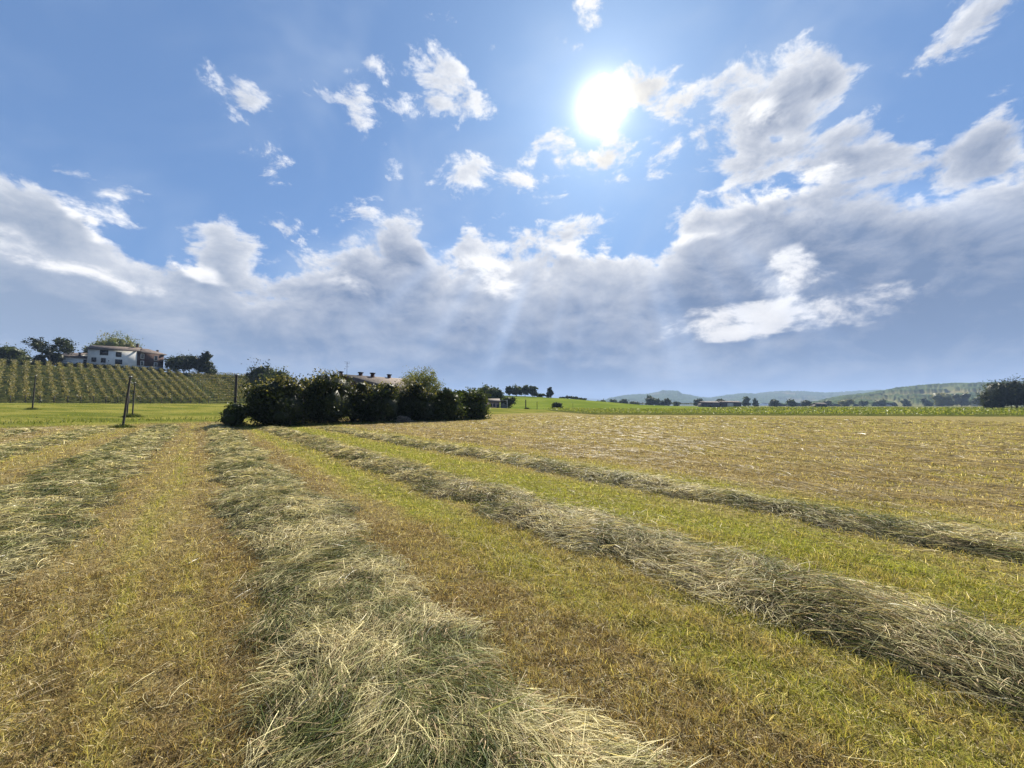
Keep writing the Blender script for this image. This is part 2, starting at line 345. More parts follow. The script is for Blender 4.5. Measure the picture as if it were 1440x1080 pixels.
def groundmat():
    m, k = newmat('mown_field'); g = k.n('ShaderNodeNewGeometry').outputs['Position']
    P = k.v('MULTIPLY', g, (1, 1, 0))
    s = k.v('DOT_PRODUCT', P, (*nT, 0)); t = k.v('DOT_PRODUCT', P, (*dT, 0))
    zone = k.xyz(k.n('ShaderNodeAttribute', attribute_name='col').outputs['Color'])
    n1 = k.noise(P, .5, 3, .5); n2 = k.noise(P, .9, 5, .6); n3 = k.noise(P, 14., 5, .65); n4 = k.noise(P, 60., 4, .6)
    s2 = k.m('ADD', s, k.m('MULTIPLY', k.m('SUBTRACT', n1, .5), .8))
    s01 = k.m('DIVIDE', k.m('ADD', s2, 12.), 36., clamp=True)
    pts = [((a+12)/36, b) for a, b in zip(SB, GB) if -12 <= a <= 24]
    pts = [(0., .25)]+pts+[(1., .45)]
    gr = k.curve(s01, pts)
    lines = k.noise(k.cxyz(k.m('MULTIPLY', s2, 5.), k.m('MULTIPLY', t, .25)), 1., 3, .6)
    gr = k.m('ADD', gr, k.m('ADD', k.m('MULTIPLY', k.m('SUBTRACT', n2, .5), .9), k.m('MULTIPLY', k.m('SUBTRACT', lines, .5), .9)), clamp=True)
    c = k.ramp(gr, [(0., (.225, .165, .082)), (.3, (.34, .27, .125)), (.6, (.335, .295, .095)), (1., (.27, .285, .05))])
    # pale scattered hay, streaked along the rows
    st = k.noise(k.cxyz(k.m('MULTIPLY', s, 1.6), k.m('MULTIPLY', t, .5)), 1., 7, .65)
    pale = k.ss(st, .46, .66)
    farr = k.m('ADD', k.ss(s, 7., 10.), k.m('SUBTRACT', 1., k.ss(s, -8., -3.2)), clamp=True)
    farr = k.m('MULTIPLY', farr, k.m('SUBTRACT', 1., k.m('MULTIPLY', k.ss(s, 22., 45.), .6)))
    c = k.mix(k.m('MULTIPLY', pale, farr), c, (.54, .45, .29))
    # dark speckle: shade of the gaps between blades painted into the soil colour
    c = k.mix(k.m('MULTIPLY', k.ss(n3, .45, .64), .66), c, (.085, .062, .028))
    c = k.mix(k.m('MULTIPLY', k.ss(n4, .45, .62), .75), c, (.05, .038, .018))
    c = k.mix(k.m('MULTIPLY', k.ss(k.noise(P, 30., 3, .6), .55, .7), .35), c, (.48, .42, .22))
    mead = k.mix(k.ss(k.noise(k.v('MULTIPLY', P, (.6, 1, 1)), .22, 6, .65), .38, .62), (.105, .125, .024), (.215, .205, .05))
    c = k.mix(k.m('SUBTRACT', 1., zone[0]), c, mead)
    gr2 = k.mix(k.ss(k.noise(P, .04, 5, .6), .4, .62), (.115, .155, .022), (.165, .20, .034))
    c = k.mix(zone[1], c, gr2)
    vs = k.mix(k.ss(k.noise(P, .35, 5, .6), .4, .6), (.055, .07, .02), (.11, .11, .035))
    c = k.mix(zone[2], c, vs)
    dist = k.v('LENGTH', P)
    far = k.mix(k.ss(k.noise(P, .008, 5, .6), .42, .58), (.09, .13, .04), (.24, .21, .09))
    c = k.mix(k.ss(dist, 350., 600.), c, far)
    b = k.n('ShaderNodeBsdfPrincipled'); b.inputs['Roughness'].default_value = 1.; b.inputs['Specular IOR Level'].default_value = 0.
    k.put(b.inputs['Base Color'], k.v('MULTIPLY', c, (.80, .80, .80)))
    bp = k.n('ShaderNodeBump'); bp.inputs['Strength'].default_value = .9; bp.inputs['Distance'].default_value = .05
    hgt = k.m('ADD', k.m('MULTIPLY', n3, 1.0), k.m('ADD', k.m('MULTIPLY', n4, .4), k.m('MULTIPLY', k.noise(P, 3., 4, .6), 1.2)))
    k.put(bp.inputs['Height'], hgt); k.put(b.inputs['Normal'], bp.outputs[0]); out(k, b.outputs[0]); return m
gd = link('ground', mesh('ground', np.stack([X, Y, Z], -1).reshape(-1, 3), Fg, cols=gcol, smooth=True, mat=groundmat()))
tag(gd, 'mown hay field, green meadow and farmland running to the horizon', 'ground', kind='structure')

# ------------------------------------------------------------------ ribbons (blades, strands)
def ribbons(root, d0, d1, L, W, nseg):
    """root (N,3); starts along d0 and bends to d1; returns verts, quads"""
    N = len(root); t = np.linspace(0, 1, nseg+1)
    pos = [root]; p = root.copy()
    for q in range(nseg):
        f = (q+.5)/nseg; d = d0*(1-f)+d1*f; d /= np.linalg.norm(d, axis=1, keepdims=True)+1e-9
        p = p+d*(L/nseg)[:, None]; pos.append(p)
    pos = np.stack(pos, 1)
    up = rng.normal(size=(N, 3))*.6+np.array([0, 0, 1.]); dm = (d0+d1)
    sd_ = np.cross(dm, up); sd_ /= np.linalg.norm(sd_, axis=1, keepdims=True)+1e-9
    wd = (W[:, None]*(1-.85*t[None]**1.6))/2
    V = np.stack([pos-sd_[:, None]*wd[..., None], pos+sd_[:, None]*wd[..., None]], 2)
    base = (np.arange(N)*(nseg+1)*2)[:, None]+np.arange(nseg)[None]*2
    Fq = np.stack([base, base+1, base+3, base+2], -1).reshape(-1, 4)
    return V.reshape(-1, 3), Fq
def rep(c, n): return np.repeat(c, n, axis=0)
WS = [(-8.2, .6, .06), (-5.25, .75, .08), (-2.05, .85, .11), (.98, .60, .13), (3.82, .60, .125), (6.95, .56, .11)]
def wc(i, t): return WS[i][0]+.22*(fbm(t*.35+i*9, t*0+i*3., 3)-.5)+.30*(fbm(t*1.3+i*5, t*0+i*7., 3)-.5)
def whgt(i, s, t):                          # hay height of windrow i above the ground
    c, hw, h = WS[i]; u = (s-wc(i, t))/(hw*(.42+1.16*fbm(t*1.5+s*.9, t*0+i*13.+s*.5, 4)))
    prof = np.clip(1-np.abs(u/1.25)**2, 0, 1)**1.4
    return h*prof*(.15+1.1*fbm(s*1.6+i*4, t*1.3, 3, i)+.9*np.abs(fbm(s*3.1+i*4, t*3.3, 3, i+5)-.5)*2)
def haymask(s, t):
    m = np.zeros(np.shape(s))
    for i in range(len(WS)): m = np.maximum(m, whgt(i, s, t))
    return m
def sample_polar(n, r0, r1, umax=1.42, power=2.):
    """points in the front fan, density ~ 1/r^power"""
    q = rng.random(n)
    if abs(power-2) < 1e-3: r = r0*(r1/r0)**q
    else: k = 2-power; r = (r0**k+q*(r1**k-r0**k))**(1/k)
    a = (rng.random(n)*2-1)*math.atan(umax); return r*np.sin(a), r*np.cos(a), r

def palette(g, jit=.46):
    n = len(g); P = np.array([(.195, .14, .07), (.335, .26, .12), (.33, .295, .09), (.23, .25, .042)])
    q = np.clip(g+rng.normal(size=n)*.22, 0, 1)*3; a = np.clip(q.astype(int), 0, 2); f = (q-a)[:, None]
    c = P[a]*(1-f)+P[a+1]*f
    pale = rng.random(n) < .11; c[pale] = (.56, .49, .31)
    return c*np.clip(1+rng.normal(size=(n, 1))*jit, .35, 1.7)
def make_grass():
    Vs, Fs, Cs, off = [], [], [], 0
    for (n, r0, r1, pw) in ((330000, 1.2, 5.5, 1.3), (330000, 5.5, 62., 2.)):
        x, y, r = sample_polar(n, r0, r1, power=pw); t, s = rs(x, y)
        rv = x*eV[0]+y*eV[1]
        ok = (rv < HAYEND+1) & (haymask(s, t) < .05) & ~inpoly(x, y, CROP)
        cl = fbm(x*9, y*9, 2, 6); ok &= rng.random(len(x)) < .35+1.1*cl
        x, y, r, cl, t, s = x[ok], y[ok], r[ok], cl[ok], t[ok], s[ok]; n = len(x)
        z = terr(x, y); g = green(x, y)
        L = (.018+.05*rng.random(n)**1.5)*(.55+.9*cl)*(1+.35*g)*np.clip(r/9, 1, 1.3); W = np.maximum(.0024+.0022*rng.random(n), r*.0009)
        lean = rng.normal(size=(n, 2))*.55; d0 = np.column_stack([lean*.5, np.ones(n)]); d1 = np.column_stack([lean*1.6, .7*np.ones(n)])
        lying = rng.random(n) < .24; ll = lying.sum(); a = rng.random(ll)*6.283
        d0[lying] = np.column_stack([np.cos(a), np.sin(a), .12+0*a]); d1[lying] = np.column_stack([np.cos(a+.5), np.sin(a+.5), -.05+0*a]); L[lying] *= 1.6
        z = z-.004; z[lying] += .018
        V, Fq = ribbons(np.column_stack([x, y, z]), d0, d1, L, W, 2)
        Vs.append(V); Fs.append(Fq+off); off += len(V); Cs.append(rep(palette(g), 6))
    me = mesh('grass', np.concatenate(Vs), np.concatenate(Fs), cols=np.concatenate(Cs), mat=M_grass)
    tag(link('grass', me), 'short mown stubble grass covering the hay field', 'grass', kind='stuff')
make_grass()

def spindles(c, d, L, r0):
    N = len(c); d = d/np.linalg.norm(d, axis=1, keepdims=True); a = np.cross(d, [0, 0, 1.]); a /= np.linalg.norm(a, axis=1, keepdims=True)+1e-9; b = np.cross(d, a)
    prof = [(0, .25), (.25, 1), (.7, .85), (1, .1)]; V = []
    for f, r in prof:
        for j in range(4):
            th = j*math.pi/2; V.append(c+d*(L*f)[:, None]+(a*math.cos(th)+b*math.sin(th))*(r0*r)[:, None])
    V = np.stack(V, 1).reshape(-1, 3)
    q = [(i*4+j, i*4+(j+1) % 4, i*4+4+(j+1) % 4, i*4+4+j) for i in range(3) for j in range(4)]
    return V, (np.array(q)[None]+(np.arange(N)*16)[:, None, None]).reshape(-1, 4)
def hm_mound():
    m, k = newmat('matted_hay'); g = k.n('ShaderNodeNewGeometry').outputs['Position']
    n1 = k.noise(g, 1.4, 4, .6); n2 = k.noise(k.v('MULTIPLY', g, (1, 1.6, 2)), 34., 5, .7)
    c = k.mix(k.ss(n1, .4, .6), (.085, .082, .035), (.11, .088, .045)); c = k.mix(k.ss(n2, .45, .6), c, (.025, .025, .011))  # dark noise puts the shade between strands into the mound colour
    c = k.mix(k.m('MULTIPLY', k.ss(n2, .3, .42, 1., 0.), .6), c, (.36, .32, .18))
    b = k.n('ShaderNodeBsdfPrincipled'); b.inputs['Roughness'].default_value = .95; b.inputs['Specular IOR Level'].default_value = .1; k.put(b.inputs['Base Color'], c)
    bp = k.n('ShaderNodeBump'); bp.inputs['Strength'].default_value = 1.; bp.inputs['Distance'].default_value = .04
    k.put(bp.inputs['Height'], n2); k.put(b.inputs['Normal'], bp.outputs[0]); out(k, b.outputs[0]); return m
M_mound = hm_mound()
HC = np.array([(.53, .475, .27), (.34, .315, .155), (.19, .195, .075), (.065, .085, .027), (.20, .145, .08), (.36, .28, .165)])
def make_windrow(i, label):
    c, hw, h = WS[i]; tend = 37.5 if c < 2 else 31.5
    if c > 5: tend = 30
    t0 = -4.
    # mound surface
    nt = 700; tt = t0+(tend-t0)*(np.linspace(0, 1, nt)**1.7); us = np.linspace(-1, 1, 26)
    T, U = np.meshgrid(tt, us, indexing='ij'); S_ = wc(i, T)+U*hw*1.6
    X = T*dT[0]+S_*nT[0]; Y = T*dT[1]+S_*nT[1]; Z = terr(X, Y)+whgt(i, S_, T)*.82-.015
    a, b = np.meshgrid(np.arange(nt-1), np.arange(25), indexing='ij')
    F0 = np.stack([a*26+b, a*26+b+1, (a+1)*26+b+1, (a+1)*26+b], -1).reshape(-1, 4)
    V0 = np.stack([X, Y, Z], -1).reshape(-1, 3)
    Vs, Fs, Cs, Ms, off = [V0], [F0], [np.full((len(V0), 3), .15)], [np.zeros(len(F0), int)], len(V0)
    # strands
    N = int({0: 8000, 1: 11000, 2: 33000, 3: 74000, 4: 48000, 5: 24000}[i])
    q = rng.random(N*3); ta = t0+0*q
    # density along the row falls with distance from the viewer
    tg = np.linspace(t0, tend, 800); dist = np.hypot(tg*dT[0]+c*nT[0], tg*dT[1]+c*nT[1]); dens_ = 1/np.maximum(dist, 1.6)**1.35
    vis = ((tg*dT[1]+c*nT[1]) > .9) & (np.abs(tg*dT[0]+c*nT[0]) < 1.6*(tg*dT[1]+c*nT[1])+1.2); dens_ = dens_*(vis+.02)
    cdf = np.cumsum(dens_); cdf /= cdf[-1]; ta = np.interp(q, cdf, tg)
    sa = wc(i, ta)+rng.normal(size=len(ta))*hw*.70; hh = whgt(i, sa, ta)
    edge = rng.random(len(ta)) < .32; ok = (hh > .015) | edge
    ta, sa, hh = ta[ok][:N], sa[ok][:N], hh[ok][:N]; N = len(ta)
    x = ta*dT[0]+sa*nT[0]; y = ta*dT[1]+sa*nT[1]; r = np.hypot(x, y)
    lift = rng.random(N)**2*.075*(hh > .02)
    z = terr(x, y)+hh*.84+lift*1.0-.004
    # combed direction field in tufts
    base = math.atan2(-dT[1], -dT[0]) + (-.35 if i == 3 else .25)
    a = base+4.6*(fbm(x*1.5, y*1.5, 3, 11+i)-.5)+rng.normal(size=N)*.52
    wild = rng.random(N) < .22; a[wild] = rng.random(wild.sum())*6.283
    L = (.05+.27*rng.random(N)**1.7)*np.clip(r/7, 1, 1.8)
    W = np.maximum((.0015+.0020*rng.random(N))*np.where(rng.random(N) < .12, 2., 1.), r*.00085)
    el0 = rng.normal(size=N)*.14+.20; el1 = el0-.35-rng.random(N)*.35
    crv = rng.normal(size=N)*.5
    d0 = np.column_stack([np.cos(a), np.sin(a), np.tan(el0)]); d1 = np.column_stack([np.cos(a+crv), np.sin(a+crv), np.tan(el1)])
    # start back so strands arc over the mound
    root = np.column_stack([x, y, z])-np.column_stack([np.cos(a), np.sin(a), 0*a])*(L*.45)[:, None]
    s2 = root[:, 0]*nT[0]+root[:, 1]*nT[1]; t2 = root[:, 0]*dT[0]+root[:, 1]*dT[1]
    root[:, 2] = terr(root[:, 0], root[:, 1])+whgt(i, s2, t2)*.84+lift
    ns = 4
    V, Fq = ribbons(root, d0, d1, L, W, ns)
    Vr = V.reshape(N, -1, 3); zmin = terr(Vr[..., 0], Vr[..., 1])+.006; Vr[..., 2] = np.maximum(Vr[..., 2], zmin); V = Vr.reshape(-1, 3)
    tuft = fbm(x*2.6, y*2.6, 3, 21+i); fine = fbm(x*9, y*9, 2, 31+i)
    gbias = {0: .0, 1: .05, 2: .16, 3: .0, 4: -.02, 5: .06}[i]
    gidx = np.clip((tuft-.5)*2.6+(fine-.5)*1.7+.34+gbias+rng.normal(size=N)*.26, 0, .999)*3
    ia = gidx.astype(int); f = (gidx-ia)[:, None]; cc = HC[ia]*(1-f)+HC[np.minimum(ia+1, 3)]*f
    brown = rng.random(N) < {0: .15, 1: .12, 2: .1, 3: .14, 4: .28, 5: .2}[i]; cc[brown] = HC[4]*(1-rng.random((brown.sum(), 1)))+HC[5]*rng.random((brown.sum(), 1))
    cc = cc*np.clip(1+rng.normal(size=(N, 1))*.45, .15, 2.0)
    Vs.append(V); Fs.append(Fq+off); off += len(V); Cs.append(rep(cc, (ns+1)*2)); Ms.append(np.ones(len(Fq), int))
    # seed heads at the ends of near strands
    nearm = np.where((r < 7) & (rng.random(N) < .05))[0]
    if len(nearm):
        tip = Vr[nearm, -2]; dd = d1[nearm]; n = len(nearm)
        V, Fq = spindles(tip+np.array([0, 0, .004]), dd, .025+.03*rng.random(n), .0028+.0018*rng.random(n))
        Vs.append(V); Fs.append(Fq+off); off += len(V); Cs.append(rep(np.array([(.50, .40, .24)])*(.7+.6*rng.random((n, 1))), 16)); Ms.append(np.ones(len(Fq), int))
    me = mesh('hay_windrow', np.concatenate(Vs), np.concatenate(Fs), cols=np.concatenate(Cs), mat=M_mound)
    me.materials.append(M_hay); me.polygons.foreach_set('material_index', np.concatenate(Ms).astype(np.int32))
    tag(link('hay_windrow', me), label, 'windrow', 'rows of raked hay')
for i, lb in enumerate(['thin flat pale row of hay farthest to the left, next to the meadow',
        'flat straw-coloured row of hay, second from the left, fading towards the leaning post',
        'wide low green row of hay left of the central tractor track, nearest the left edge',
        'thick combed row of green and straw hay filling the bottom centre of the field',
        'bulky brownish row of tangled hay crossing from the hedge to the lower right',
        'slim dark green row of hay farthest to the right, before the raked open field']): make_windrow(i, lb)
# loose hay strewn over the raked right part and the far left
def loose():
    n = 60000; x, y, r = sample_polar(n*2, 3., 60., power=2.0); t, s = rs(x, y); rv = x*eV[0]+y*eV[1]
    st = fbm(s*1.6, t*.6, 4, 41)
    w_ = np.where((s > 8.2) | (s < -6.5), 1., .10)*sst(.38, .62, st)
    ok = (rng.random(len(x)) < w_) & (rv < HAYEND-1) & ~inpoly(x, y, CROP); x, y, r, st = x[ok][:n], y[ok][:n], r[ok][:n], st[ok][:n]; n = len(x)
    a = math.atan2(dT[1], dT[0])+rng.normal(size=n)*.7; L = (.08+.2*rng.random(n))*np.clip(r/8, 1, 2.2); W = np.maximum(.004, r*.0011)
    z = terr(x, y)+.012+.045*rng.random(n)*sst(.45, .7, st)
    d0 = np.column_stack([np.cos(a), np.sin(a), .12+.1*rng.random(n)]); d1 = np.column_stack([np.cos(a+.3), np.sin(a+.3), -.15+0*a])
    V, Fq = ribbons(np.column_stack([x, y, z]), d0, d1, L, W, 2)
    c = np.array([(.42, .345, .215)])*(.4+.8*rng.random((n, 1))); dk = rng.random(n) < .25; c[dk] = (.16, .13, .06)
    me = mesh('loose_hay', V, Fq, cols=rep(c, 6), mat=M_hay)
    tag(link('loose_hay', me), 'loose dry hay strewn thinly over the raked open field', 'hay', kind='stuff')
loose()

# ------------------------------------------------------------------ foliage
def leafquads(P, size, nrm=None, flat=1.):
    n = len(P); a = rng.normal(size=(n, 3)); a /= np.linalg.norm(a, axis=1, keepdims=True)
    b = rng.normal(size=(n, 3)); b -= a*(a*b).sum(1, keepdims=True); b /= np.linalg.norm(b, axis=1, keepdims=True)
    nn = np.cross(a, b); s = size[:, None]
    V = np.stack([P-a*s*.6, P+b*s*.32+nn*s*.08, P+a*s*.6, P-b*s*.32+nn*s*.08], 1).reshape(-1, 3)
    return V, np.arange(n*4).reshape(-1, 4)
def lumps(g, blobs, k=.72, seg=12):
    for (cx, cy, cz, rx, ry, rz) in blobs:
        V = []
        for i in range(7):
            th = math.pi*i/6
            for j in range(seg):
                ph = 2*math.pi*j/seg; q = k*(1+.18*math.sin(3*ph+cx*3+i)+.1*math.sin(5*ph+cz*7))
                V.append((cx+rx*q*math.sin(th)*math.cos(ph), cy+ry*q*math.sin(th)*math.sin(ph), max(cz+rz*q*math.cos(th), .02)))
        g.add(V, [(i*seg+j, i*seg+(j+1) % seg, (i+1)*seg+(j+1) % seg, (i+1)*seg+j) for i in range(6) for j in range(seg)])
def crown(name, blobs, n, size, pal, parent, core=0, clump=.28, spread=1., mat=None, top=None):
    """leaf clumps over the shells of the blobs; pal = list of colours"""
    B = np.array(blobs); wgt = (B[:, 3]*B[:, 4]*B[:, 5])**(2/3); wgt /= wgt.sum()
    n = int(n*1.5); nc = max(14, n//22); bi = rng.choice(len(B), nc, p=wgt); d = rng.normal(size=(nc, 3)); d /= np.linalg.norm(d, axis=1, keepdims=True)
    rr = .55+.5*rng.random(nc)**.6
    C = B[bi, :3]+d*B[bi, 3:]*rr[:, None]*spread
    ci = rng.integers(0, nc, n); cs = (B[bi, 3:].mean(1)*clump*(.5+rng.random(nc)))
    P = C[ci]+rng.normal(size=(n, 3))*cs[ci][:, None]*np.array([1, 1, .8])*.6
    P[:, 2] = np.maximum(P[:, 2], .04+.1*rng.random(n))
    V, Fq = leafquads(P, size*(.6+.8*rng.random(n)))
    pal = np.array(pal); pc = pal[rng.integers(0, len(pal), nc)][ci]*np.clip(1+rng.normal(size=(n, 1))*.25, .4, 1.8)
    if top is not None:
        zt = (P[:, 2]-B[:, 2].min())/(np.ptp(P[:, 2])+1e-6); mk = rng.random(n) < np.clip(zt*1.3-.55, 0, .7); pc[mk] = np.array(top)*(.7+.6*rng.random((mk.sum(), 1)))  # upper leaves recoloured lighter as a painted highlight
    cols = rep(pc, 4)
    if core:
        g = Geo(); lumps(g, blobs, core); v2 = np.concatenate(g.V); f2 = np.concatenate(g.F)+len(V)  # solid core added inside the leaves to stop light passing through
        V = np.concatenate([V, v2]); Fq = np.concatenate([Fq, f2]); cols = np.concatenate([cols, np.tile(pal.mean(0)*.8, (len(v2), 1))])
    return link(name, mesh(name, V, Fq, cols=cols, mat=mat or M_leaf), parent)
G_dark = [(.020, .028, .009), (.028, .04, .012), (.042, .052, .016), (.026, .035, .013)]
G_mid = [(.04, .06, .014), (.055, .075, .02), (.075, .09, .026), (.035, .05, .014)]
G_light = [(.13, .15, .05), (.17, .18, .07), (.10, .13, .04), (.20, .19, .08)]
G_blue = [(.045, .065, .03), (.06, .085, .04), (.05, .07, .035)]
def trunk(parent, h, r, lean=(0, 0), limbs=5, reach=1.5, mat=None, seed=0):
    rd = random.Random(seed); g = Geo(); top = Vector((lean[0], lean[1], h))
    pts = [Vector((0, 0, -.3)), Vector((lean[0]*.2, lean[1]*.2, h*.3)), Vector((lean[0]*.6+.05, lean[1]*.6, h*.65)), top]
    g.tube(pts, [r*1.25, r, r*.75, r*.35], 8)
    for q in range(limbs):
        f = .4+.55*q/max(limbs-1, 1); p = Vector((lean[0]*f, lean[1]*f, h*f)); a = rd.random()*6.283+q*2.2; u = Vector((math.cos(a), math.sin(a), .7+.5*rd.random())).normalized()*reach*(.7+.5*rd.random())
        g.tube([p, p+u*.5+Vector((0, 0, .05)), p+u], [r*.45, r*.28, r*.1], 6)
    return g.build('trunk', mat or M_bark, parent, smooth=True)
def tree(name, label, cat, px, Yd, w, h, pal, n=900, size=None, tr=.35, zb=None, shape='round', group=None, clump=.3, trunk_h=None, core=.74, mat=None, top=None, seed=None, depth=None):
    X0 = (px-CX)/F*Yd*(math.cos(PITCH)+0) ; z0 = float(terr(X0, Yd)) if zb is None else zb
    t = thing(name, label, cat, (X0, Yd, z0), group); sdn = seed if seed is not None else int(px); rd = random.Random(sdn)
    th = trunk_h if trunk_h is not None else h*tr
    trunk(t, max(h*.62, th), max(.05, h*.022), (0, 0), 6, w*.32, seed=sdn)
    blobs = []; ch = h-th; dp = depth or w
    if shape == 'round':
        blobs.append((0, 0, th+ch*.46, w*.38, dp*.38, ch*.46))
        for q in range(9):
            a = rd.random()*6.283; e = rd.random(); rb = .16+.12*rd.random()
            blobs.append((math.cos(a)*w*.30*(1-.35*e), math.sin(a)*dp*.30*(1-.35*e), th+ch*(.12+.70*e), w*rb, dp*rb, ch*rb*.95))
    elif shape == 'column':
        for q in range(5): blobs.append((rd.uniform(-.08, .08)*w, 0, th+ch*(.12+.19*q), w*(.44-.05*q), dp*(.44-.05*q), ch*.17))
    elif shape == 'flat':
        for q in range(11):
            a = rd.random()*6.283; e = rd.random(); rb = .13+.09*rd.random()
            blobs.append((math.cos(a)*w*.36*rd.random()**.4, math.sin(a)*dp*.36, th+ch*(.25+.6*e), w*rb, dp*rb, ch*rb*1.1))
    crown('crown', blobs, n, size or w*.07, pal, t, core, clump, mat=mat, top=top)
    return t

# trees on and behind the vineyard ridge (photo pixel, distance, width, height)
def P2M(px, Y): return px*Y/F
def ptree(name, label, cat, px0, px1, ytop, Y, pal, zb=None, **kw):
    c = (px0+px1)/2; w_ = P2M(px1-px0, Y); X0 = (c-CX)/F*Y; z0 = float(terr(X0, Y)) if zb is None else zb
    h = EYE+(HZ-ytop)*Y/F*1.0-z0
    return tree(name, label, cat, c, Y, w_, h, pal, zb=z0, **kw)
ptree('bush', 'rounded olive bush at the far left end of the ridge, cut by the frame edge', 'bush', -26, 34, 486, 124, G_mid, n=2600, size=.42, trunk_h=.3)
ptree('tree', 'dark spreading tree with a bare leaning trunk, left of the farm annex', 'tree', 41, 89, 474, 122, G_dark, n=2000, size=.42, trunk_h=2.2, shape='flat', core=.45, clump=.34)
ptree('bush', 'small dark bush under the spreading tree on the ridge', 'bush', 43, 62, 498, 121, G_dark, n=900, size=.36, trunk_h=.2)
ptree('bush', 'dark clump of shrubbery between the spreading tree and the low annex', 'bush', 62, 82, 492, 125, G_dark, n=1100, size=.36, trunk_h=.2)
ptree('tree', 'broad light green tree rising behind the white farmhouse roof', 'tree', 127, 191, 464, 152, G_light, n=7000, size=.42, trunk_h=3, core=.6, clump=.2)
ptree('tree', 'small tree behind the left gable of the white farmhouse', 'tree', 112, 132, 486, 148, G_mid, n=900, size=.45, trunk_h=2)
ptree('tree', 'wide dark green tree just right of the brick house', 'tree', 232, 281, 496, 146, G_dark, n=3000, size=.5, trunk_h=.8, depth=9)
ptree('tree', 'upright dark tree, right-hand one of the pair beside the brick house', 'tree', 275, 300, 496, 148, G_dark, n=2000, size=.45, trunk_h=1.0, shape='column')
ptree('bush', 'low olive bush at the foot of the upright dark tree', 'bush', 288, 304, 520, 147, G_mid, n=600, size=.4, trunk_h=.1)
ptree('tree', 'dark rounded tree rising behind the left end of the overgrown hedge', 'tree', 346, 386, 506, 120, G_dark, n=2200, size=.5, trunk_h=.8)
ptree('tree', 'lower green tree right of the dark rounded one, behind the hedge top', 'tree', 364, 412, 514, 115, G_mid, n=2000, size=.5, trunk_h=.8)

# ------------------------------------------------------------------ vineyard rows
g = Geo(); g.box(-.05, .05, -.05, .05, -.1, 1.75); VP = mesh('post', np.concatenate(g.V), np.concatenate(g.F), mat=M_post)
def vine_row(label, p0, p1, group, n=420, hgt=1.55):
    c0 = (p0+p1)/2; t = thing('vine_row', label, 'vine row', (c0[0], c0[1], float(terr(c0[0], c0[1]))), group)
    f = rng.random(n); P = p0[None]*(1-f[:, None])+p1[None]*f[:, None]
    dl = (p1-p0)/np.linalg.norm(p1-p0); pr = np.array([-dl[1], dl[0]])
    zz = rng.random(n)**.75; wd = .34+.10*np.sin(f*40)
    P = P+pr[None]*(rng.normal(size=n)*wd*.8)[:, None]
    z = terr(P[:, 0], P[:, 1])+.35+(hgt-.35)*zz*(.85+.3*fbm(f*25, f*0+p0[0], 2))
    Q = np.column_stack([P, z])-np.array(t.location)
    V, Fq = leafquads(Q, .22+.18*rng.random(n))
    A_ = np.array([(.075, .095, .022), (.115, .12, .03), (.16, .13, .04), (.055, .075, .018)])
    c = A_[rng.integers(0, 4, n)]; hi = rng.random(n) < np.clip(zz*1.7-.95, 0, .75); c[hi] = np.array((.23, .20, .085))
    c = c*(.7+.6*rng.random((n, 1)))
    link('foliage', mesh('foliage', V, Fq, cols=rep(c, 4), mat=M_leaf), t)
    L = np.linalg.norm(p1-p0); m = max(2, int(L/6))
    for q in range(m+1):
        p = p0+(p1-p0)*q/m; zt = float(terr(p[0], p[1])); o = link('post', VP, t); o.location = Vector((p[0], p[1], zt))-t.location
ORD = ['first', 'second', 'third', 'fourth', 'fifth', 'sixth', 'seventh', 'eighth', 'ninth', 'tenth', 'eleventh', 'twelfth', 'thirteenth', 'fourteenth', 'fifteenth', 'sixteenth',
       'seventeenth', 'eighteenth', 'nineteenth', 'twentieth', 'twenty-first', 'twenty-second', 'twenty-third', 'twenty-fourth']
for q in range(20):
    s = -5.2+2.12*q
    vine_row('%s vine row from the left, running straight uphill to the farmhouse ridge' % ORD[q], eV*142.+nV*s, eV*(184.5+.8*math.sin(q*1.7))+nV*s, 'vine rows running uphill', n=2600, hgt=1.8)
for q in range(13):
    r_ = 143.5+3.1*q
    a0 = 37.5+ (0 if q < 12 else 1)
    vine_row('%s cross-slope vine row counted upward from the meadow, between the uphill rows and the hedge' % ORD[q], eV*r_+nV*a0, eV*(r_+2.0)+nV*74., 'vine rows crossing the slope', n=1900, hgt=1.8)

# ------------------------------------------------------------------ buildings on the ridge
def window(parent, x, z, w_, h_, yf, frame=M_shut, trim=0, pane=M_dark):
    g = Geo(); g.box(x, x+w_, yf-.02, yf+.02, z, z+h_); wn = g.build('window', pane, parent)
    f = Geo(); b = .06+trim; y0, y1 = yf-.07, yf+.01
    f.box(x-b, x, y0, y1, z-b, z+h_+b); f.box(x+w_, x+w_+b, y0, y1, z-b, z+h_+b); f.box(x, x+w_, y0, y1, z+h_, z+h_+b); f.box(x, x+w_, y0, y1, z-b, z)
    f.box(x+w_/2-.025, x+w_/2+.025, y0+.01, y1, z, z+h_); f.build('frame', frame, wn)
def gable(g, x0, x1, y0, y1, ze, zr, ov=.4, th=.18, yr=None):
    """gable roof, ridge along x"""
    ym = (y0+y1)/2 if yr is None else yr; k0 = (zr-ze)/(ym-y0); k1 = (zr-ze)/(y1-ym)
    a0, a1 = x0-ov, x1+ov; b0, b1 = y0-ov, y1+ov
    prof = [(b0, ze-ov*k0), (ym, zr), (b1, ze-ov*k1)]
    V = [(x, y, z+dz) for x in (a0, a1) for dz in (0, th) for (y, z) in prof]
    g.add(V, [(3, 4, 10, 9), (4, 5, 11, 10), (0, 6, 7, 1), (1, 7, 8, 2), (0, 3, 9, 6), (2, 8, 11, 5), (0, 1, 4, 3), (1, 2, 5, 4), (6, 9, 10, 7), (7, 10, 11, 8)])
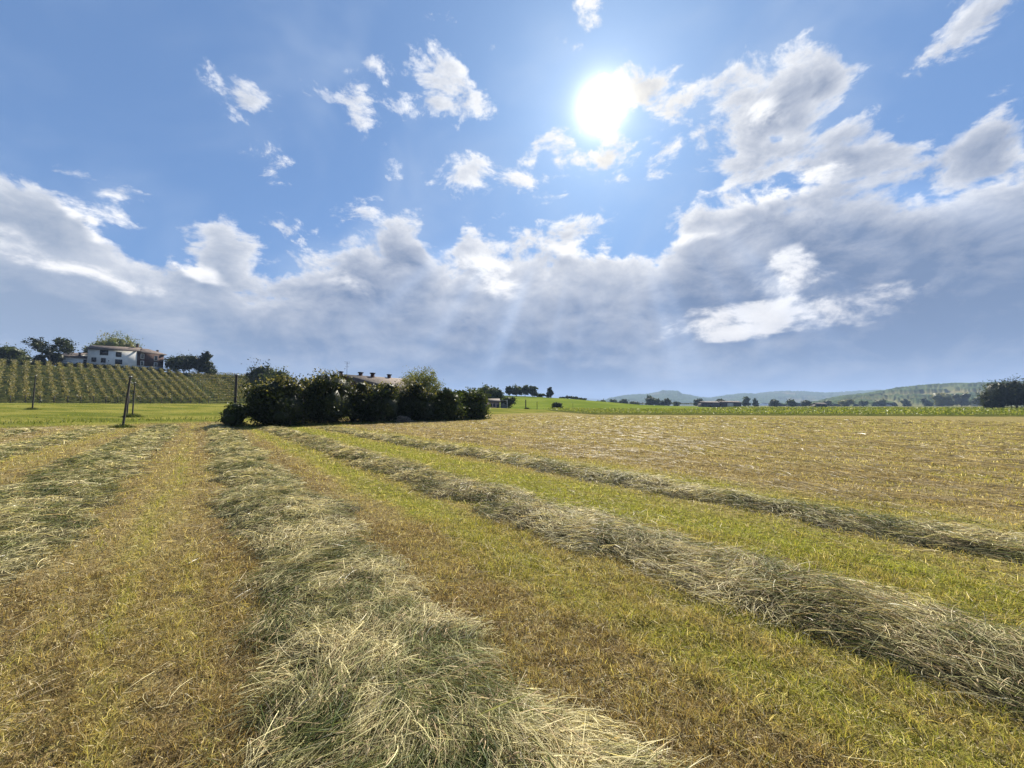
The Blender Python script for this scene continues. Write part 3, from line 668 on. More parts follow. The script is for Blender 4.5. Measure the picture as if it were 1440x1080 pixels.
def chimney(parent, x, y, z0, z1, w_=.6, mat=None):
    g = Geo(); g.box(x-w_/2, x+w_/2, y-w_/2, y+w_/2, z0, z1); c = g.build('chimney', mat or M_brick, parent)
    g = Geo(); g.box(x-w_*.7, x+w_*.7, y-w_*.7, y+w_*.7, z1+.003, z1+.18); g.build('chimney_cap', M_dark, c)
    return c
def walls(parent, x0, x1, y0, y1, h, zr=None, mat=None, yr=None):
    g = Geo(); g.box(x0, x1, y0, y1, -1.2, h)
    if zr:
        ym = (y0+y1)/2 if yr is None else yr
        for x in (x0, x1): g.add([(x, y0, h), (x, y1, h), (x, ym, zr), (x, ym, zr)], [(0, 1, 2, 3)])
    return g.build('wall', mat, parent)
A0 = at(122, 516, 130); B0 = at(190, 518, 136); rot = math.atan2(B0.y-A0.y, B0.x-A0.x); L1 = math.hypot(B0.x-A0.x, B0.y-A0.y)
zt = float(terr(A0.x, A0.y)); k1 = L1/68.
wh = thing('farmhouse', 'long white two-storey farmhouse with brown tiled roof on the ridge', 'house', (A0.x, A0.y, zt), rz=rot)
def zh(py, Y=132): return EYE+(HZ-py)*Y/F-zt
H1 = zh(491); walls(wh, 0, L1, 0, 8, H1, H1+1.6, M_white)
g = Geo(); gable(g, 0, L1, 0, 8, H1+.02, H1+1.55); g.build('roof', M_tile, wh)
g = Geo(); g.box(-.35, L1-.1, -.5, -.38, H1-.2, H1-.05); g.build('gutter', M_shut, wh)
for (x0, x1, z0, z1) in ((17, 28, 499.5, 492.8), (39.5, 47, 501, 494.5), (6, 12, 509.5, 503.7), (19, 25, 510, 504), (39, 48.5, 511.5, 505)):
    window(wh, x0*k1, zh(z0, 133), (x1-x0)*k1, (z0-z1)*133/F, 0)
g = Geo(); g.box(29*k1, 30.2*k1, -.06, .01, zh(508, 133), zh(506.8, 133)); g.build('wall_vent', M_dark, wh)
# brick house
A1 = at(191, 519, 137); B1 = at(229.5, 520, 144); r2 = math.atan2(B1.y-A1.y, B1.x-A1.x); L2 = math.hypot(B1.x-A1.x, B1.y-A1.y); z2 = float(terr(A1.x, A1.y))
bh = thing('brick_house', 'dark red brick house with white-framed windows and hipped roof on the ridge', 'house', (A1.x, A1.y, z2), rz=r2)
def zb2(py, Y=139): return EYE+(HZ-py)*Y/F-z2
H2 = zb2(495.5); g = Geo(); g.box(0, L2, 0, 8, zb2(514.5), H2); g.build('wall', M_brick, bh)
g = Geo(); g.box(-.04, L2+.04, -.05, 8.04, -1.2, zb2(514.5)); g.build('plinth', M_plinth, bh)
g = Geo(); o = .7; zt2 = H2+1.9
V = [(-o, -o, H2-.05), (L2+o, -o, H2-.05), (L2+o, 8+o, H2-.05), (-o, 8+o, H2-.05), (.6, 4, zt2), (L2-3.2, 4, zt2), (-o, -o, H2-.25), (L2+o, -o, H2-.25), (L2+o, 8+o, H2-.25), (-o, 8+o, H2-.25)]
g.add(V, [(0, 1, 5, 4), (2, 3, 4, 5), (1, 2, 5, 5), (3, 0, 4, 4), (6, 7, 1, 0), (7, 8, 2, 1), (8, 9, 3, 2), (9, 6, 0, 3), (6, 9, 8, 7)]); g.build('roof', M_tile, bh)
k2 = L2/38.5
for (x0, x1, z0, z1) in ((6.5, 9.5, 504, 498.2), (25.5, 28.5, 505, 499.3), (6.5, 9.5, 514, 508.2), (25.5, 28.5, 514.3, 509)): window(bh, x0*k2, zb2(z0), (x1-x0)*k2, (z0-z1)*139/F, 0, M_trim, .16)
window(bh, 7*k2, zb2(496.9), 2.2*k2, .45, 0, M_trim, .10)
chimney(bh, 1.2, 3.2, H2+1.0, zb2(484)); chimney(bh, L2-.8, 3., H2+.5, zb2(489.5), .5)
# annex
A2 = at(84, 514, 126); B2 = at(125.5, 514, 131); r3 = math.atan2(B2.y-A2.y, B2.x-A2.x); L3 = math.hypot(B2.x-A2.x, B2.y-A2.y); z3 = float(terr(A2.x, A2.y))
an = thing('farm_annex', 'low white single-storey annex left of the white farmhouse', 'outbuilding', (A2.x, A2.y, z3), rz=r3)
def z3h(py, Y=128): return EYE+(HZ-py)*Y/F-z3
H3 = z3h(502.5); walls(an, 0, L3-.6, 0, 6, H3, H3+.9, M_white); g = Geo(); gable(g, 0, L3-.6, 0, 6, H3+.02, H3+.95, .3); g.build('roof', M_tile, an)
k3 = L3/41.5; window(an, 33*k3, z3h(510), 4*k3, 1.25, 0); window(an, 37.6*k3, z3h(512), .7, .5, 0)
chimney(an, 27*k3, 2, H3+.2, z3h(494.5), .5)
g = Geo(); g.box(2*k3, 16*k3, -1.2, -.9, -.5, z3h(508.5)); g.build('yard_wall', M_plinth, an)
A3 = at(80, 512, 134); z4 = float(terr(A3.x, A3.y)); sh = thing('barn', 'small barn with pale tiled gable roof behind the low annex', 'barn', (A3.x, A3.y, z4), rz=.25)
h4 = EYE+(HZ-500)*134/F-z4; walls(sh, 0, 5.6, 0, 7, h4, h4+1.4, M_trim); g = Geo(); gable(g, 0, 5.6, 0, 7, h4+.02, h4+1.45, .3); g.build('roof', M_tile, sh)

# low dark hedge running under the houses
def long_hedge(name, label, cat, pts, w_, h, n, size, pal, group=None, core=.8, mat=None, top=None):
    c0 = pts[0]; z0 = float(terr(*c0)); t = thing(name, label, cat, (c0[0], c0[1], z0), group); blobs = []
    for a, b in zip(pts[:-1], pts[1:]):
        d = math.dist(a, b); m = max(1, int(d/(w_*.8)))
        for q in range(m):
            f = (q+.5)/m; x = a[0]+(b[0]-a[0])*f; y = a[1]+(b[1]-a[1])*f; hh = h*(.8+.4*random.Random(q*7+int(a[0])).random())
            blobs.append((x-c0[0], y-c0[1], float(terr(x, y))-z0+hh*.5, w_*.62, w_*.62, hh*.55))
    crown('foliage', blobs, n, size, pal, t, core, .3, mat=mat, top=top); return t
p = [at(px, 513, Y) for px, Y in ((84, 124), (125, 127), (190, 133), (232, 138))]
long_hedge('hedge', 'low dark hedge along the foot of the ridge houses above the vine rows', 'hedge', [(q.x, q.y) for q in p], 1.4, 1.3, 3600, .3, G_dark)
p = [at(px, 530, Y) for px, Y in ((292, 144), (330, 142), (352, 138))]
long_hedge('hedge', 'thin line of scrub along the ridge top right of the upright dark tree', 'hedge', [(q.x, q.y) for q in p], 1.3, 1.2, 1200, .35, G_mid)

# ------------------------------------------------------------------ posts and wires at the left
def post(label, px, ybase, ytop, Y, lean=0., rad=.055, group='posts standing in the meadow', wires=None):
    b = at(px, ybase, Y); zb = float(terr(b.x, b.y)); h = EYE+(HZ-ytop)*Y/F-zb
    t = thing('post', label, 'post', (b.x, b.y, zb), group)
    g = Geo(); g.tube([(0, 0, -.3), (lean*.5, 0, h*.5), (lean, 0, h)], [rad*1.15, rad, rad*.85], 8); g.build('shaft', M_post, t, smooth=True)
    g = Geo(); g.box(lean-rad*1.1, lean+rad*1.1, -rad*1.1, rad*1.1, h-.03, h+.03); g.build('cap', M_wire, t)
    return Vector((b.x+lean, b.y, zb+h-.12))
tA = post('lone thin post in the meadow at the far left', 45.5, 574, 528, 42, .12)
tB = post('tallest leaning post, nearest one, standing in a tuft at the hay edge', 172, 603, 529.5, 26.5, .36, .06)
tC = post('slim post just behind the tallest leaning post', 178.5, 585, 532, 38, .1)
tD = post('shorter post with a weedy foot, right of the leaning pair', 186, 587, 538, 37, .06)
tE = post('dark wooden post rising above the bush at the hedge end', 329, 600, 527, 30, .04, .1)
def wire(a, b, label, sag=.12):
    pts = [a.lerp(b, q/10)-Vector((0, 0, sag*4*(q/10)*(1-q/10))) for q in range(11)]
    g = Geo(); o = a.copy(); g.tube([p_-o for p_ in pts], .009, 4); w_ = g.build('wire', M_wire); w_.location = o; tag(w_, label, 'wire', 'wires strung between the posts')
wire(tA, tB, 'thin wire from the far-left post to the tallest leaning post'); wire(tC, tD, 'short thin wire between the slim post and the shorter post')
wire(tA+Vector((-22, 2, .3)), tA, 'thin wire leaving the frame left of the far-left post'); wire(tB, tE, 'long thin wire from the leaning post to the dark wooden post', .2)
# weedy tufts of long grass at post feet
def tuft(label, x, y, w_, h, n=500, pal=G_mid, size=.02, cat='grass tuft'):
    z0 = float(terr(x, y)); P = rng.normal(size=(n, 2))*w_*.42; q = np.exp(-(P**2).sum(1)/(w_*w_*.5)); root = np.column_stack([P, terr(P[:, 0]+x, P[:, 1]+y)-z0])
    lean = rng.normal(size=(n, 2))*.6; V, Fq = ribbons(root, np.column_stack([lean*.4, np.ones(n)]), np.column_stack([lean*1.8, .3+0*lean[:, :1]]), h*(.5+.7*rng.random(n))*q, size*(.6+.8*rng.random(n)), 3)
    c = np.array(pal)[rng.integers(0, len(pal), n)]*(.8+.8*rng.random((n, 1)))
    o = link('grass_tuft', mesh('grass_tuft', V, Fq, cols=rep(c, 8), mat=M_grass), None, (x, y, z0)); tag(o, label, cat, 'weedy tufts at the posts')
b = at(172, 603, 26.5); tuft('dark tuft of long grass round the foot of the leaning post', b.x, b.y, .9, .38, 900)
b = at(186, 587, 37); tuft('dark tuft of weeds round the foot of the shorter post', b.x, b.y, 1.0, .6, 900)
b = at(45.5, 574, 42); tuft('low tuft of weeds at the foot of the far-left post', b.x, b.y, .7, .4, 500)
# rough unmown grass along the field edge (left)
def meadow_grass():
    n = 46000; a = rng.uniform(-55, 0, n); a = np.radians(a); rv = HAYEND+(88)*rng.random(n)**1.6
    s = rng.uniform(-60, 60, n); x = eV[0]*rv+nV[0]*s; y = eV[1]*rv+nV[1]*s
    dens_ = np.exp(-((rv-46)/2.0)**2)*.9+.33*sst(.35, .65, fbm(x*.25, y*.25, 3, 51)); ok = (rng.random(n) < dens_) & (y > 8) & (x/np.maximum(y, 1) > -1.5) & (x/np.maximum(y, 1) < -.55)
    x, y, rv = x[ok], y[ok], rv[ok]; n = len(x); bank = np.exp(-((rv-46)/2.2)**2)
    lean = rng.normal(size=(n, 2))*.5; L = (.10+.22*rng.random(n))*(.7+.9*bank)
    V, Fq = ribbons(np.column_stack([x, y, terr(x, y)-.01]), np.column_stack([lean*.4, np.ones(n)]), np.column_stack([lean*1.6, .5+0*lean[:, :1]]), L, .03+.03*rng.random(n), 2)
    c = np.where(bank[:, None] > .4, np.array([(.11, .14, .03)]), np.array([(.24, .25, .07)]))*(.6+.8*rng.random((n, 1)))  # darker strip paints the shaded edge of the track bank into the grass
    tag(link('meadow_grass', mesh('meadow_grass', V, Fq, cols=rep(c, 6), mat=M_grass)), 'longer unmown meadow grass beyond the hay, left side', 'grass', kind='stuff')
meadow_grass()

# ------------------------------------------------------------------ overgrown hedge of shrubs across the middle
def shrub(name, label, px0, px1, ybase, ytop, n, size, pal, depth=4., rnd=6, dome=1., cat='shrub', top=None, core=.70, Y=None, trk=False, clump=.34, group='overgrown hedge of shrubs'):
    g0 = gp((px0+px1)/2, ybase); Yc = (Y or g0[1])+depth*.45; c = (px0+px1)/2; w_ = P2M(px1-px0, Yc); X0 = (c-CX)/F*Yc; h = EYE+(HZ-ytop)*Yc/F
    t = thing(name, label, cat, (X0, Yc, float(terr(X0, Yc))), group); rd = random.Random(int(px0)); blobs = []
    nx = max(2, int(round(w_/2.0)))
    for q in range(nx*2):
        fx = (q+.5)/(nx*2)-.5; hh = h*(1-dome*.85*abs(fx)**2.4)*(.90+.12*rd.random())
        R1 = min(max(.8, w_/nx*.6), w_*.45); W1 = w_-2*R1+.2
        blobs.append((fx*2*nx/(2*nx-1)*W1, rd.uniform(-.06, .06)*depth, hh*.36, R1, depth*.46, hh*.40))
        blobs.append((fx*2*nx/(2*nx-1)*W1, rd.uniform(-.1, .1)*depth, hh*.70, R1*.85, depth*.36, hh*.22))
        for u in range(rnd//2):
            rb = rd.uniform(.4, .75); e = rd.random(); blobs.append((fx*(w_-1.1)+rd.uniform(-.3, .3), rd.uniform(-.4, .3)*depth, max(rb*.7, hh*(.15+.72*e)), rb, rb, rb*.85))
    crown('crown', blobs, n, size, pal, t, core, clump, top=top)
    for q in range(nx*2):
        g = Geo(); x = rd.uniform(-.4, .4)*w_; y = rd.uniform(-.2, .2)*depth; g.tube([(x, y, -.2), (x+rd.uniform(-.3, .3), y, h*.4), (x+rd.uniform(-.6, .6), y, h*.75)], [.07, .05, .02], 6)
        g.build('stem', M_bark, t, smooth=True)
    return t
GT = (.21, .19, .06)  # painted highlight colour for the upper rim leaves of the hedge
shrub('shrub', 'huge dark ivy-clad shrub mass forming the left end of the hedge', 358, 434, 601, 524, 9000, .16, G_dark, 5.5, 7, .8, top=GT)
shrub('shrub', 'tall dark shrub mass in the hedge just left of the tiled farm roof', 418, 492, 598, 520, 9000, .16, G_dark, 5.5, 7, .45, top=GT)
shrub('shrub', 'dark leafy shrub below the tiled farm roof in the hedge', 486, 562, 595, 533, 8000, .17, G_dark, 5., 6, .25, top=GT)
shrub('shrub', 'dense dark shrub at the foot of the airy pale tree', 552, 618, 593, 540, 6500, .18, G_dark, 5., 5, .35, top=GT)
shrub('shrub', 'mid-green shrub right of the airy tree, fifth clump of the hedge', 606, 652, 592, 545, 4200, .19, G_mid, 4., 5, .5)
shrub('shrub', 'pointed green shrub at the right-hand end of the hedge', 645, 688, 590, 541, 4200, .19, G_mid, 4., 4, .9)
ptree('tree', 'airy pale yellow-green tree rising out of the hedge', 'tree', 556, 624, 515, 42, G_light, zb=0, n=9000, size=.13, trunk_h=1.2, core=0, clump=.30, depth=4.5)
ptree('sapling', 'thin sapling poking above the hedge near its right end', 'sapling', 636, 655, 541, 44, G_mid, zb=0, n=420, size=.16, trunk_h=2.0, core=0, clump=.5)
ptree('sapling', 'spindly sapling rising at the right end of the hedge, next to the pointed shrub', 'sapling', 664, 682, 544, 45, G_mid, zb=0, n=500, size=.16, trunk_h=1.6, core=0, clump=.5)
shrub('shrub', 'separate small bush at the foot of the dark wooden post', 320, 344, 600, 563, 1700, .15, G_mid, 1.6, 3, .3, Y=28.5, group=None)
b = gp(564, 593.5); 
def foot_grass():
    n = 16000; f = rng.random(n); e = np.array([gp(p_, y_-1.2) for p_, y_ in ((318, 601), (352, 602), (432, 600), (492, 598), (562, 595), (618, 593), (688, 590))])
    q = f*(len(e)-1); i_ = q.astype(int).clip(0, len(e)-2); P = e[i_]+(e[i_+1]-e[i_])*(q-i_)[:, None]
    o_ = np.abs(rng.normal(size=n)); P = P+np.array([.25, -1.])[None]*((o_*.45-.35)*(.6+.8*fbm(f*30, f*0, 3, 71)))[:, None]; z = terr(P[:, 0], P[:, 1])-.01
    lean = rng.normal(size=(n, 2))*.6; L = (.10+.30*rng.random(n)**2)*(.4+1.1*fbm(f*60, f*0+3, 3, 72))*np.exp(-o_*.5)
    V, Fq = ribbons(np.column_stack([P, z]), np.column_stack([lean*.4, np.ones(n)]), np.column_stack([lean*1.8, .4+0*lean[:, :1]]), L, .014+.02*rng.random(n), 2)
    c = np.array([(.10, .13, .03), (.20, .19, .06), (.06, .085, .02)])[rng.integers(0, 3, n)]*(.6+.8*rng.random((n, 1)))
    tag(link('rough_grass', mesh('rough_grass', V, Fq, cols=rep(c, 6), mat=M_grass)), 'rough uncut grass fringing the foot of the dark hedge', 'grass', kind='stuff')
foot_grass()
def pile():
    x0, y0 = b; z0 = float(terr(x0, y0)); t = thing('brush_pile', 'low grey heap of cut brush lying at the foot of the hedge', 'brush pile', (x0, y0, z0))
    n = 900; P = rng.normal(size=(n, 2))*np.array([.55, .4]); h = .62*np.exp(-(P[:, 0]**2)/.7-(P[:, 1]**2)/.5); a = rng.random(n)*6.283
    d = np.column_stack([np.cos(a), np.sin(a), .1*rng.normal(size=n)]); V, Fq = ribbons(np.column_stack([P, h*rng.random(n)**.4])-d*.3, d, d+np.array([0, 0, -.35]), .5+.4*rng.random(n), .02+.015*rng.random(n), 2)
    V[:, 2] = np.maximum(V[:, 2], .01); c = np.array([(.3, .27, .22)])*(.5+.9*rng.random((n, 1)))
    link('twigs', mesh('twigs', V, Fq, cols=rep(c, 6), mat=M_hay), t)
    g = Geo(); lumps(g, [(0, 0, .15, .95, .6, .5)], .8); g.build('heap', M_bark, t)
pile()
# farmhouse roof behind the hedge
Ra = at(486, 527, 56); Rb = at(575, 533.5, 66); rA = math.atan2(Rb.y-Ra.y, Rb.x-Ra.x); LR = math.hypot(Rb.x-Ra.x, Rb.y-Ra.y)
fh = thing('farmhouse', 'low farmhouse behind the hedge showing a red tiled roof with chimneys and aerial', 'house', (Ra.x, Ra.y, 0), rz=rA)
HR = Ra.z; walls(fh, 0, LR, -4.2, 4.2, HR-1.75, HR-.1, M_brick); g = Geo(); gable(g, 0, LR, -4.2, 4.2, HR-1.72, HR-.12, .45); rf = g.build('roof', M_tile, fh)
g = Geo(); g.box(-.47, -.42, -4.7, 0, 0, 0.01); 
for x_, y_, w_ in ((-.3, 1.5, .36), (2.2, .3, .42), (3.9, -.3, .42), (7.3, 0, .4)): chimney(rf, x_+.5, y_, HR-.7, HR+.42, w_)
g = Geo(); g.tube([(.2, 0, HR-.3), (.2, 0, HR+1.9)], .025, 6)
for z_, l in ((1.9, .5), (1.7, .42), (1.2, .3)): g.tube([(.2-l, 0, HR+z_), (.2+l, 0, HR+z_)], .015, 4)
g.build('aerial', M_dark, fh); window(fh, 1, 1.2, 1., 1.3, -4.2)

# ------------------------------------------------------------------ house, trees and posts at the end of the hedge
Ha = at(687, 577, 118); ph = thing('cottage', 'small pinkish cottage with pale gable end just right of the hedge', 'house', (Ha.x, Ha.y, 0), rz=.12)
walls(ph, 0, 3.4, 0, 5, 2.6, 3.5, M_pink); g = Geo(); gable(g, 0, 3.4, 0, 5, 2.62, 3.52, .25); g.build('roof', M_tile, ph)
window(ph, .5, 1.2, .5, .9, 0); window(ph, 1.5, 1.2, .5, .9, 0)
g = Geo(); g.box(2.5, 3.2, -.03, .0, 0, 1.9); g.build('door', M_shut, ph)
ls = thing('shed', 'open-fronted shed with pale end panel beside the pinkish cottage', 'shed', (Ha.x+3.7, Ha.y-.3, 0), rz=.05)
g = Geo(); g.box(0, 2.0, 1.5, 1.6, 0, 2.6); g.box(0, .08, 0, 1.5, 0, 2.6); g.build('wall', M_plinth, ls)
g = Geo(); g.box(1.93, 2.1, -.3, 1.6, 0, 3.1); g.build('end_panel', M_trim, ls)
g = Geo(); g.add([(-.1, -.4, 3.0), (2.2, -.4, 3.3), (2.2, 1.7, 3.0), (-.1, 1.7, 2.7), (-.1, -.4, 2.9), (2.2, -.4, 3.2), (2.2, 1.7, 2.9), (-.1, 1.7, 2.6)], [(0, 1, 2, 3), (7, 6, 5, 4), (0, 4, 5, 1), (1, 5, 6, 2), (2, 6, 7, 3), (3, 7, 4, 0)]); g.build('roof', M_plinth, ls)
ptree('tree', 'leafy green tree touching the right side of the shed', 'tree', 703, 727, 556, 121, G_mid, n=1500, size=.34, trunk_h=.3)
ptree('tree', 'dark rounded tree left of the copse, above the pinkish cottage roof', 'tree', 668, 700, 538, 135, G_blue, n=2000, size=.42, trunk_h=.6)
ptree('tree', 'dark tree directly behind the pinkish cottage, right of the taller rounded one', 'tree', 686, 712, 543, 132, G_blue, n=1600, size=.42, trunk_h=.6)
for q, (a, b_, yt) in enumerate([(710, 722, 544), (717, 736, 541), (733, 744, 542), (741, 757, 543)]):
    ptree('tree', 'dark tree of the copse on the green hill, %s from the left' % ORD[q], 'tree', a, b_, yt, 235, G_blue, n=1100, size=.75, trunk_h=1., group='copse on the green hill')
ptree('tree', 'lone egg-shaped tree on the crest of the green hill', 'tree', 767, 779, 545, 240, G_dark, n=1100, size=.7, trunk_h=1., shape='column')
ptree('bush', 'low bush at the right foot of the hilltop copse', 'bush', 752, 768, 554, 242, G_mid, n=600, size=.7, trunk_h=.1)
ptree('bush', 'round bush standing alone low on the green slope', 'bush', 775, 792, 565, 135, G_mid, n=900, size=.4, trunk_h=.1)
for q, (a, b_, yt) in enumerate([(787, 797, 559), (794, 806, 557), (804, 814, 558), (812, 820, 560), (818, 826, 561)]):
    ptree('tree', 'tree in the short row behind the crest of the green hill, %s from the left' % ORD[q], 'tree', a, b_, yt, 290, G_blue if q % 2 else G_mid, n=500, size=.9, trunk_h=.8, group='row behind the green hill')
def tpost(label, px, ytop, Y, r_=.10, h0=0):
    X0 = (px-CX)/F*Y; z0 = float(terr(X0, Y)); h = EYE+(HZ-ytop)*Y/F-z0; t = thing('post', label, 'post', (X0, Y, z0), 'posts before the green hill')
    g = Geo(); g.tube([(0, 0, -.3), (0, 0, h*.5), (0, 0, h)], [r_, r_*.9, r_*.8], 8); g.build('shaft', M_post, t, smooth=True)
    g = Geo(); g.box(-r_*1.1, r_*1.1, -r_*1.1, r_*1.1, h-.05, h+.04); g.build('cap', M_wire, t); return Vector((X0, Y, z0+h-.1))
p1 = tpost('thick post before the green hill, left one of the linked pair', 739.3, 562, 106, .16); p2 = tpost('slim post before the green hill, right one of the linked pair', 755.2, 564.5, 107, .08)
wire(p1, p2, 'sagging cable between the two posts before the green hill', .5)
tpost('faint thin pole standing on the right part of the green slope', 805.5, 566, 150, .06)
X0 = (741-CX)/F*105; tuft('dark weeds at the foot of the thick post before the green hill', X0, 104.5, 1.0, .7, 500, G_dark, .06)

# ------------------------------------------------------------------ crop field
def crop():
    n = 52000; x, y, r = sample_polar(n*3, 50, 330, umax=1.42, power=2.3); ok = inpoly(x, y, CROP); x, y, r = x[ok][:n], y[ok][:n], r[ok][:n]; n = len(x)
    rowc = np.abs(((x*.22+y*.975)/.9) % 1-.5)
    h = (.28+.42*rng.random(n)**.7)*(.55+.9*fbm(x*.35, y*.35, 3, 61))*np.where(rowc < .33, 1, .7)
    P = np.column_stack([x, y, terr(x, y)+h]); V, Fq = leafquads(P, np.clip(r*.0023, .13, .5)*(.6+.8*rng.random(n)))
    A_ = np.array([(.13, .17, .03), (.19, .22, .045), (.09, .13, .025), (.26, .27, .08)]); c = A_[rng.integers(0, 4, n)]*(.65+.7*rng.random((n, 1)))
    tag(link('crop', mesh('crop', V, Fq, cols=rep(c, 4), mat=M_crop)), 'leafy green crop field beyond the mown hay on the right', 'crop', kind='stuff')
    # grass verge line in front
crop()
# right-hand grove
for q, (a, b_, yt, lb) in enumerate([(1386, 1424, 531, 'dark bushy tree at the left end of the grove by the right frame edge'), (1408, 1452, 528, 'dark tree in the grove by the right frame edge, second from its left end'), (1440, 1500, 526, 'dark tree of the right-hand grove cut by the frame edge')]):
    ptree('tree', lb, 'tree', a, b_, yt, 150, G_dark, zb=0, n=3200, size=.42, trunk_h=.3, group='dark grove at the right', core=.7)
# far tree line
TL = [(842, 852, 563), (856, 868, 561), (872, 884, 562), (887, 900, 565), (906, 929, 557), (928, 934, 563), (934, 943, 561), (947, 956, 565), (976, 988, 561), (1008, 1020, 561), (1043, 1054, 559), (1059, 1065, 560), (1084, 1096, 561), (1106, 1120, 562), (1128, 1140, 563)]
for q, (a, b_, yt) in enumerate(TL):
    ptree('tree', 'hazy small tree in the far line beyond the crop, %s from the left' % ORD[q], 'tree', a-1, b_+1, yt-.5, 420, G_blue if q % 3 else G_mid, zb=0, n=600, size=1.1, trunk_h=.8, group='far tree line beyond the crop')
hp = [((px-CX)/F*440, 440) for px in (838, 900, 960, 1050)]
long_hedge('hedge', 'pale grey-green scrub line joining the far trees beyond the crop', 'hedge', hp, 7, 3.2, 3500, 1.0, G_mid)
for q, (a, b_, yt, lb) in enumerate([(988, 1012, 564.5, 'dark low barn, left one of the two far barns beyond the crop'), (1014, 1042, 564, 'long dark barn with pale end wall, right one of the two far barns')]):
    Yb = 330; X0 = (a-CX)/F*Yb; Lb = P2M(b_-a, Yb); t = thing('barn', lb, 'barn', (X0, Yb, 0), 'far barns beyond the crop'); hb = EYE+(HZ-yt)*Yb/F
    walls(t, 0, Lb, 0, 9, hb-1.5, hb-.1, M_shut); g = Geo(); gable(g, 0, Lb, 0, 9, hb-1.45, hb-.05, .4); g.build('roof', M_tile, t)
    g = Geo(); g.box(Lb*.3, Lb*.6, -.05, .0, .2, hb-1.8); g.build('door', M_trim if q else M_dark, t)
t = thing('barn', 'tiny dark barn roof alone beyond the crop, right of centre-right', 'barn', ((1150-CX)/F*330, 330, 0)); walls(t, 0, 8, 0, 8, 2.2, 3.6, M_shut); g = Geo(); gable(g, 0, 8, 0, 8, 2.25, 3.65, .4); g.build('roof', M_tile, t)

# ------------------------------------------------------------------ hills
def hillmat(name, woods, f1, f2, wood=(.045, .062, .03), sc_=.004):
    m, k = newmat(name); P = k.n('ShaderNodeNewGeometry').outputs['Position']
    vo = k.n('ShaderNodeTexVoronoi'); vo.inputs['Scale'].default_value = sc_; k.put(vo.inputs['Vector'], k.v('MULTIPLY', P, (1, .6, 0)))
    fld = k.mix(k.xyz(vo.outputs['Color'])[0], f1, f2); fld = k.mix(k.m('MULTIPLY', k.xyz(vo.outputs['Color'])[1], .5), fld, (.20, .17, .09))
    nz = k.noise(P, sc_*3.5, 7, .62); at_ = k.xyz(k.n('ShaderNodeAttribute', attribute_name='col').outputs['Color'])[0]
    c = k.mix(at_, fld, k.mix(k.ss(k.noise(P, .05, 4, .6), .4, .6), wood, tuple(v*1.7 for v in wood)))
    b = k.n('ShaderNodeBsdfPrincipled'); b.inputs['Roughness'].default_value = 1; b.inputs['Specular IOR Level'].default_value = 0.; k.put(b.inputs['Base Color'], c); out(k, b.outputs[0]); return m
def hill(label, prof, Y0, Yc, Y1, mat, wood=.5, bump=6., nu=420, ny=90, seed=0, ridge_wood=.0):
    us = np.linspace((prof[0][0]-CX)/F, (prof[-1][0]-CX)/F, nu); pu = [(p_[0]-CX)/F for p_ in prof]; ph_ = [max(EYE+(HZ-p_[1])*Yc/F, -2) for p_ in prof]
    Yv = Y0+(Y1-Y0)*np.linspace(0, 1, ny); U, YY = np.meshgrid(us, Yv, indexing='ij'); XX = U*YY
    Hh = np.interp(U, pu, ph_); f = np.where(YY < Yc, sst(Y0-.15*(Yc-Y0), Yc, YY), 1-sst(Yc, Y1+.3*(Y1-Yc), YY)); 
    lat = np.minimum(sst(0, .06, (U-us[0])), sst(0, .06, (us[-1]-U))) if False else 1
    rel = .16*(fbm(XX/(Yc*.06), YY/(Yc*.1), 4, seed)-.5)*(4*f*(1-f))
    wm = sst(.5-.0, .56, fbm(XX/(Yc*.035), YY/(Yc*.05), 4, seed+3)+(wood-.5)*.5+ridge_wood*sst(.86, .97, f))
    ZZ = Hh*(f+rel)-3 + wm*bump*(.6+.9*(vnoise(XX/(bump*1.3), YY/(bump*2.))))
    a, b_ = np.meshgrid(np.arange(nu-1), np.arange(ny-1), indexing='ij'); Fq = np.stack([a*ny+b_, (a+1)*ny+b_, (a+1)*ny+b_+1, a*ny+b_+1], -1).reshape(-1, 4)
    c = np.zeros((nu*ny, 3)); c[:, 0] = wm.reshape(-1)
    tag(link('hills', mesh('hills', np.stack([XX, YY, ZZ], -1).reshape(-1, 3), Fq, cols=c, smooth=False, mat=mat)), label, 'hill', kind='structure')
HM1 = hillmat('hill_fields', .5, (.07, .10, .04), (.125, .13, .06), sc_=.006); HM2 = hillmat('far_hill', .7, (.04, .06, .035), (.07, .08, .05), sc_=.002)
hill('nearer green hill with fields and woods on the right', [(1080, 572), (1130, 570), (1150, 566), (1180, 560), (1215, 556), (1240, 552.5), (1262, 548.5), (1290, 545.5), (1320, 543.5), (1350, 542), (1400, 541), (1500, 538), (1600, 545)], 620, 1150, 1700, HM1, .42, 7., seed=3, nu=500, ny=120, ridge_wood=.45)
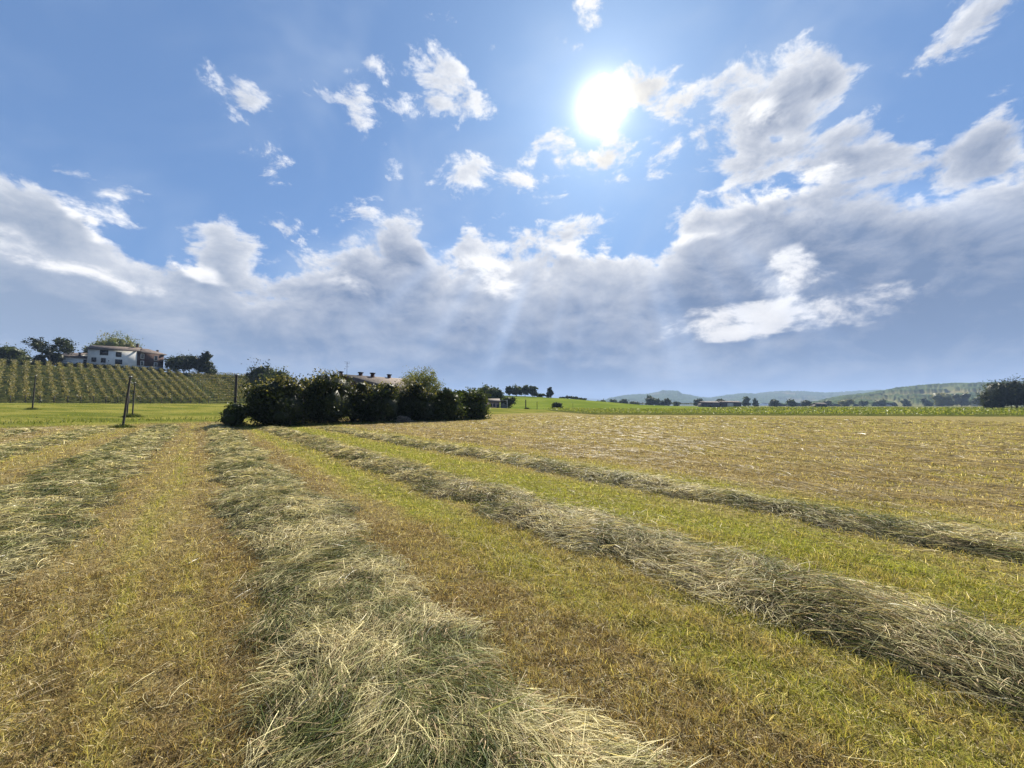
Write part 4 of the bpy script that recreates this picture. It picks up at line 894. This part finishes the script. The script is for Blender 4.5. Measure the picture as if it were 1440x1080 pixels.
hill('blue middle-distance hills with a flat-topped knoll', [(800, 572), (838, 566), (860, 561), (880, 557.5), (912, 555.5), (925, 553), (933, 550.5), (952, 551), (960, 555), (985, 560), (1000, 561), (1025, 557), (1048, 554.5), (1062, 555.5), (1080, 553), (1110, 551.5), (1130, 552), (1160, 554), (1200, 552), (1240, 550), (1300, 552), (1500, 556)], 2200, 3400, 4600, HM2, .68, 12., seed=8, nu=700, ny=80)
hill('faint blue ridge farthest away along the horizon', [(640, 572), (700, 564), (760, 561.5), (800, 560), (850, 562.5), (900, 563), (1000, 560), (1200, 560), (1450, 560)], 6200, 7600, 8800, HM2, .75, 14., seed=15, nu=300, ny=40)
# scattered trees and thickets on the nearer hill's foot
rd = random.Random(5)
for q, (px, wd, yt, Yd) in enumerate([(1190, 18, 561, 520), (1163, 12, 563, 540), (1238, 14, 561, 560), (1325, 26, 552, 500), (1352, 22, 553, 520), (1302, 14, 559, 560), (1378, 18, 556, 480), (1274, 12, 562, 540), (1215, 12, 563, 560)]):
    ptree('tree', ['pale rounded tree mid-way along the foot of the green right-hand hill', 'small tree at the left foot of the right-hand hill', 'tree left of centre at the foot of the right-hand hill', 'large pale-green willow-like tree near the grove at the hill foot',
        'broad tree between the pale willow-like tree and the dark grove', 'small round tree left of the pale willow-like tree', 'tree just left of the dark grove, at the foot of the hill', 'tiny tree below the fields of the right-hand hill, right of its middle', 'tiny tree next to the pale rounded one at the hill foot'][q],
        'tree', px-wd/2, px+wd/2, yt, Yd, G_light if q in (0, 3) else G_mid, zb=0, n=900, size=1.1, trunk_h=.5, group='trees at the foot of the right-hand hill')

# ------------------------------------------------------------------ haze
g = Geo(); g.box(-14000, 14000, -9800, 9900, -9., 330.)
hm, k = newmat('haze'); pv = k.n('ShaderNodeVolumePrincipled'); pv.inputs['Color'].default_value = (.45, .62, .95, 1); pv.inputs['Density'].default_value = .00018; pv.inputs['Anisotropy'].default_value = 0.
o = k.n('ShaderNodeOutputMaterial'); k.put(o.inputs['Volume'], pv.outputs[0])
hz = g.build('haze', hm); tag(hz, 'blue haze over the far hills', 'haze', kind='stuff')
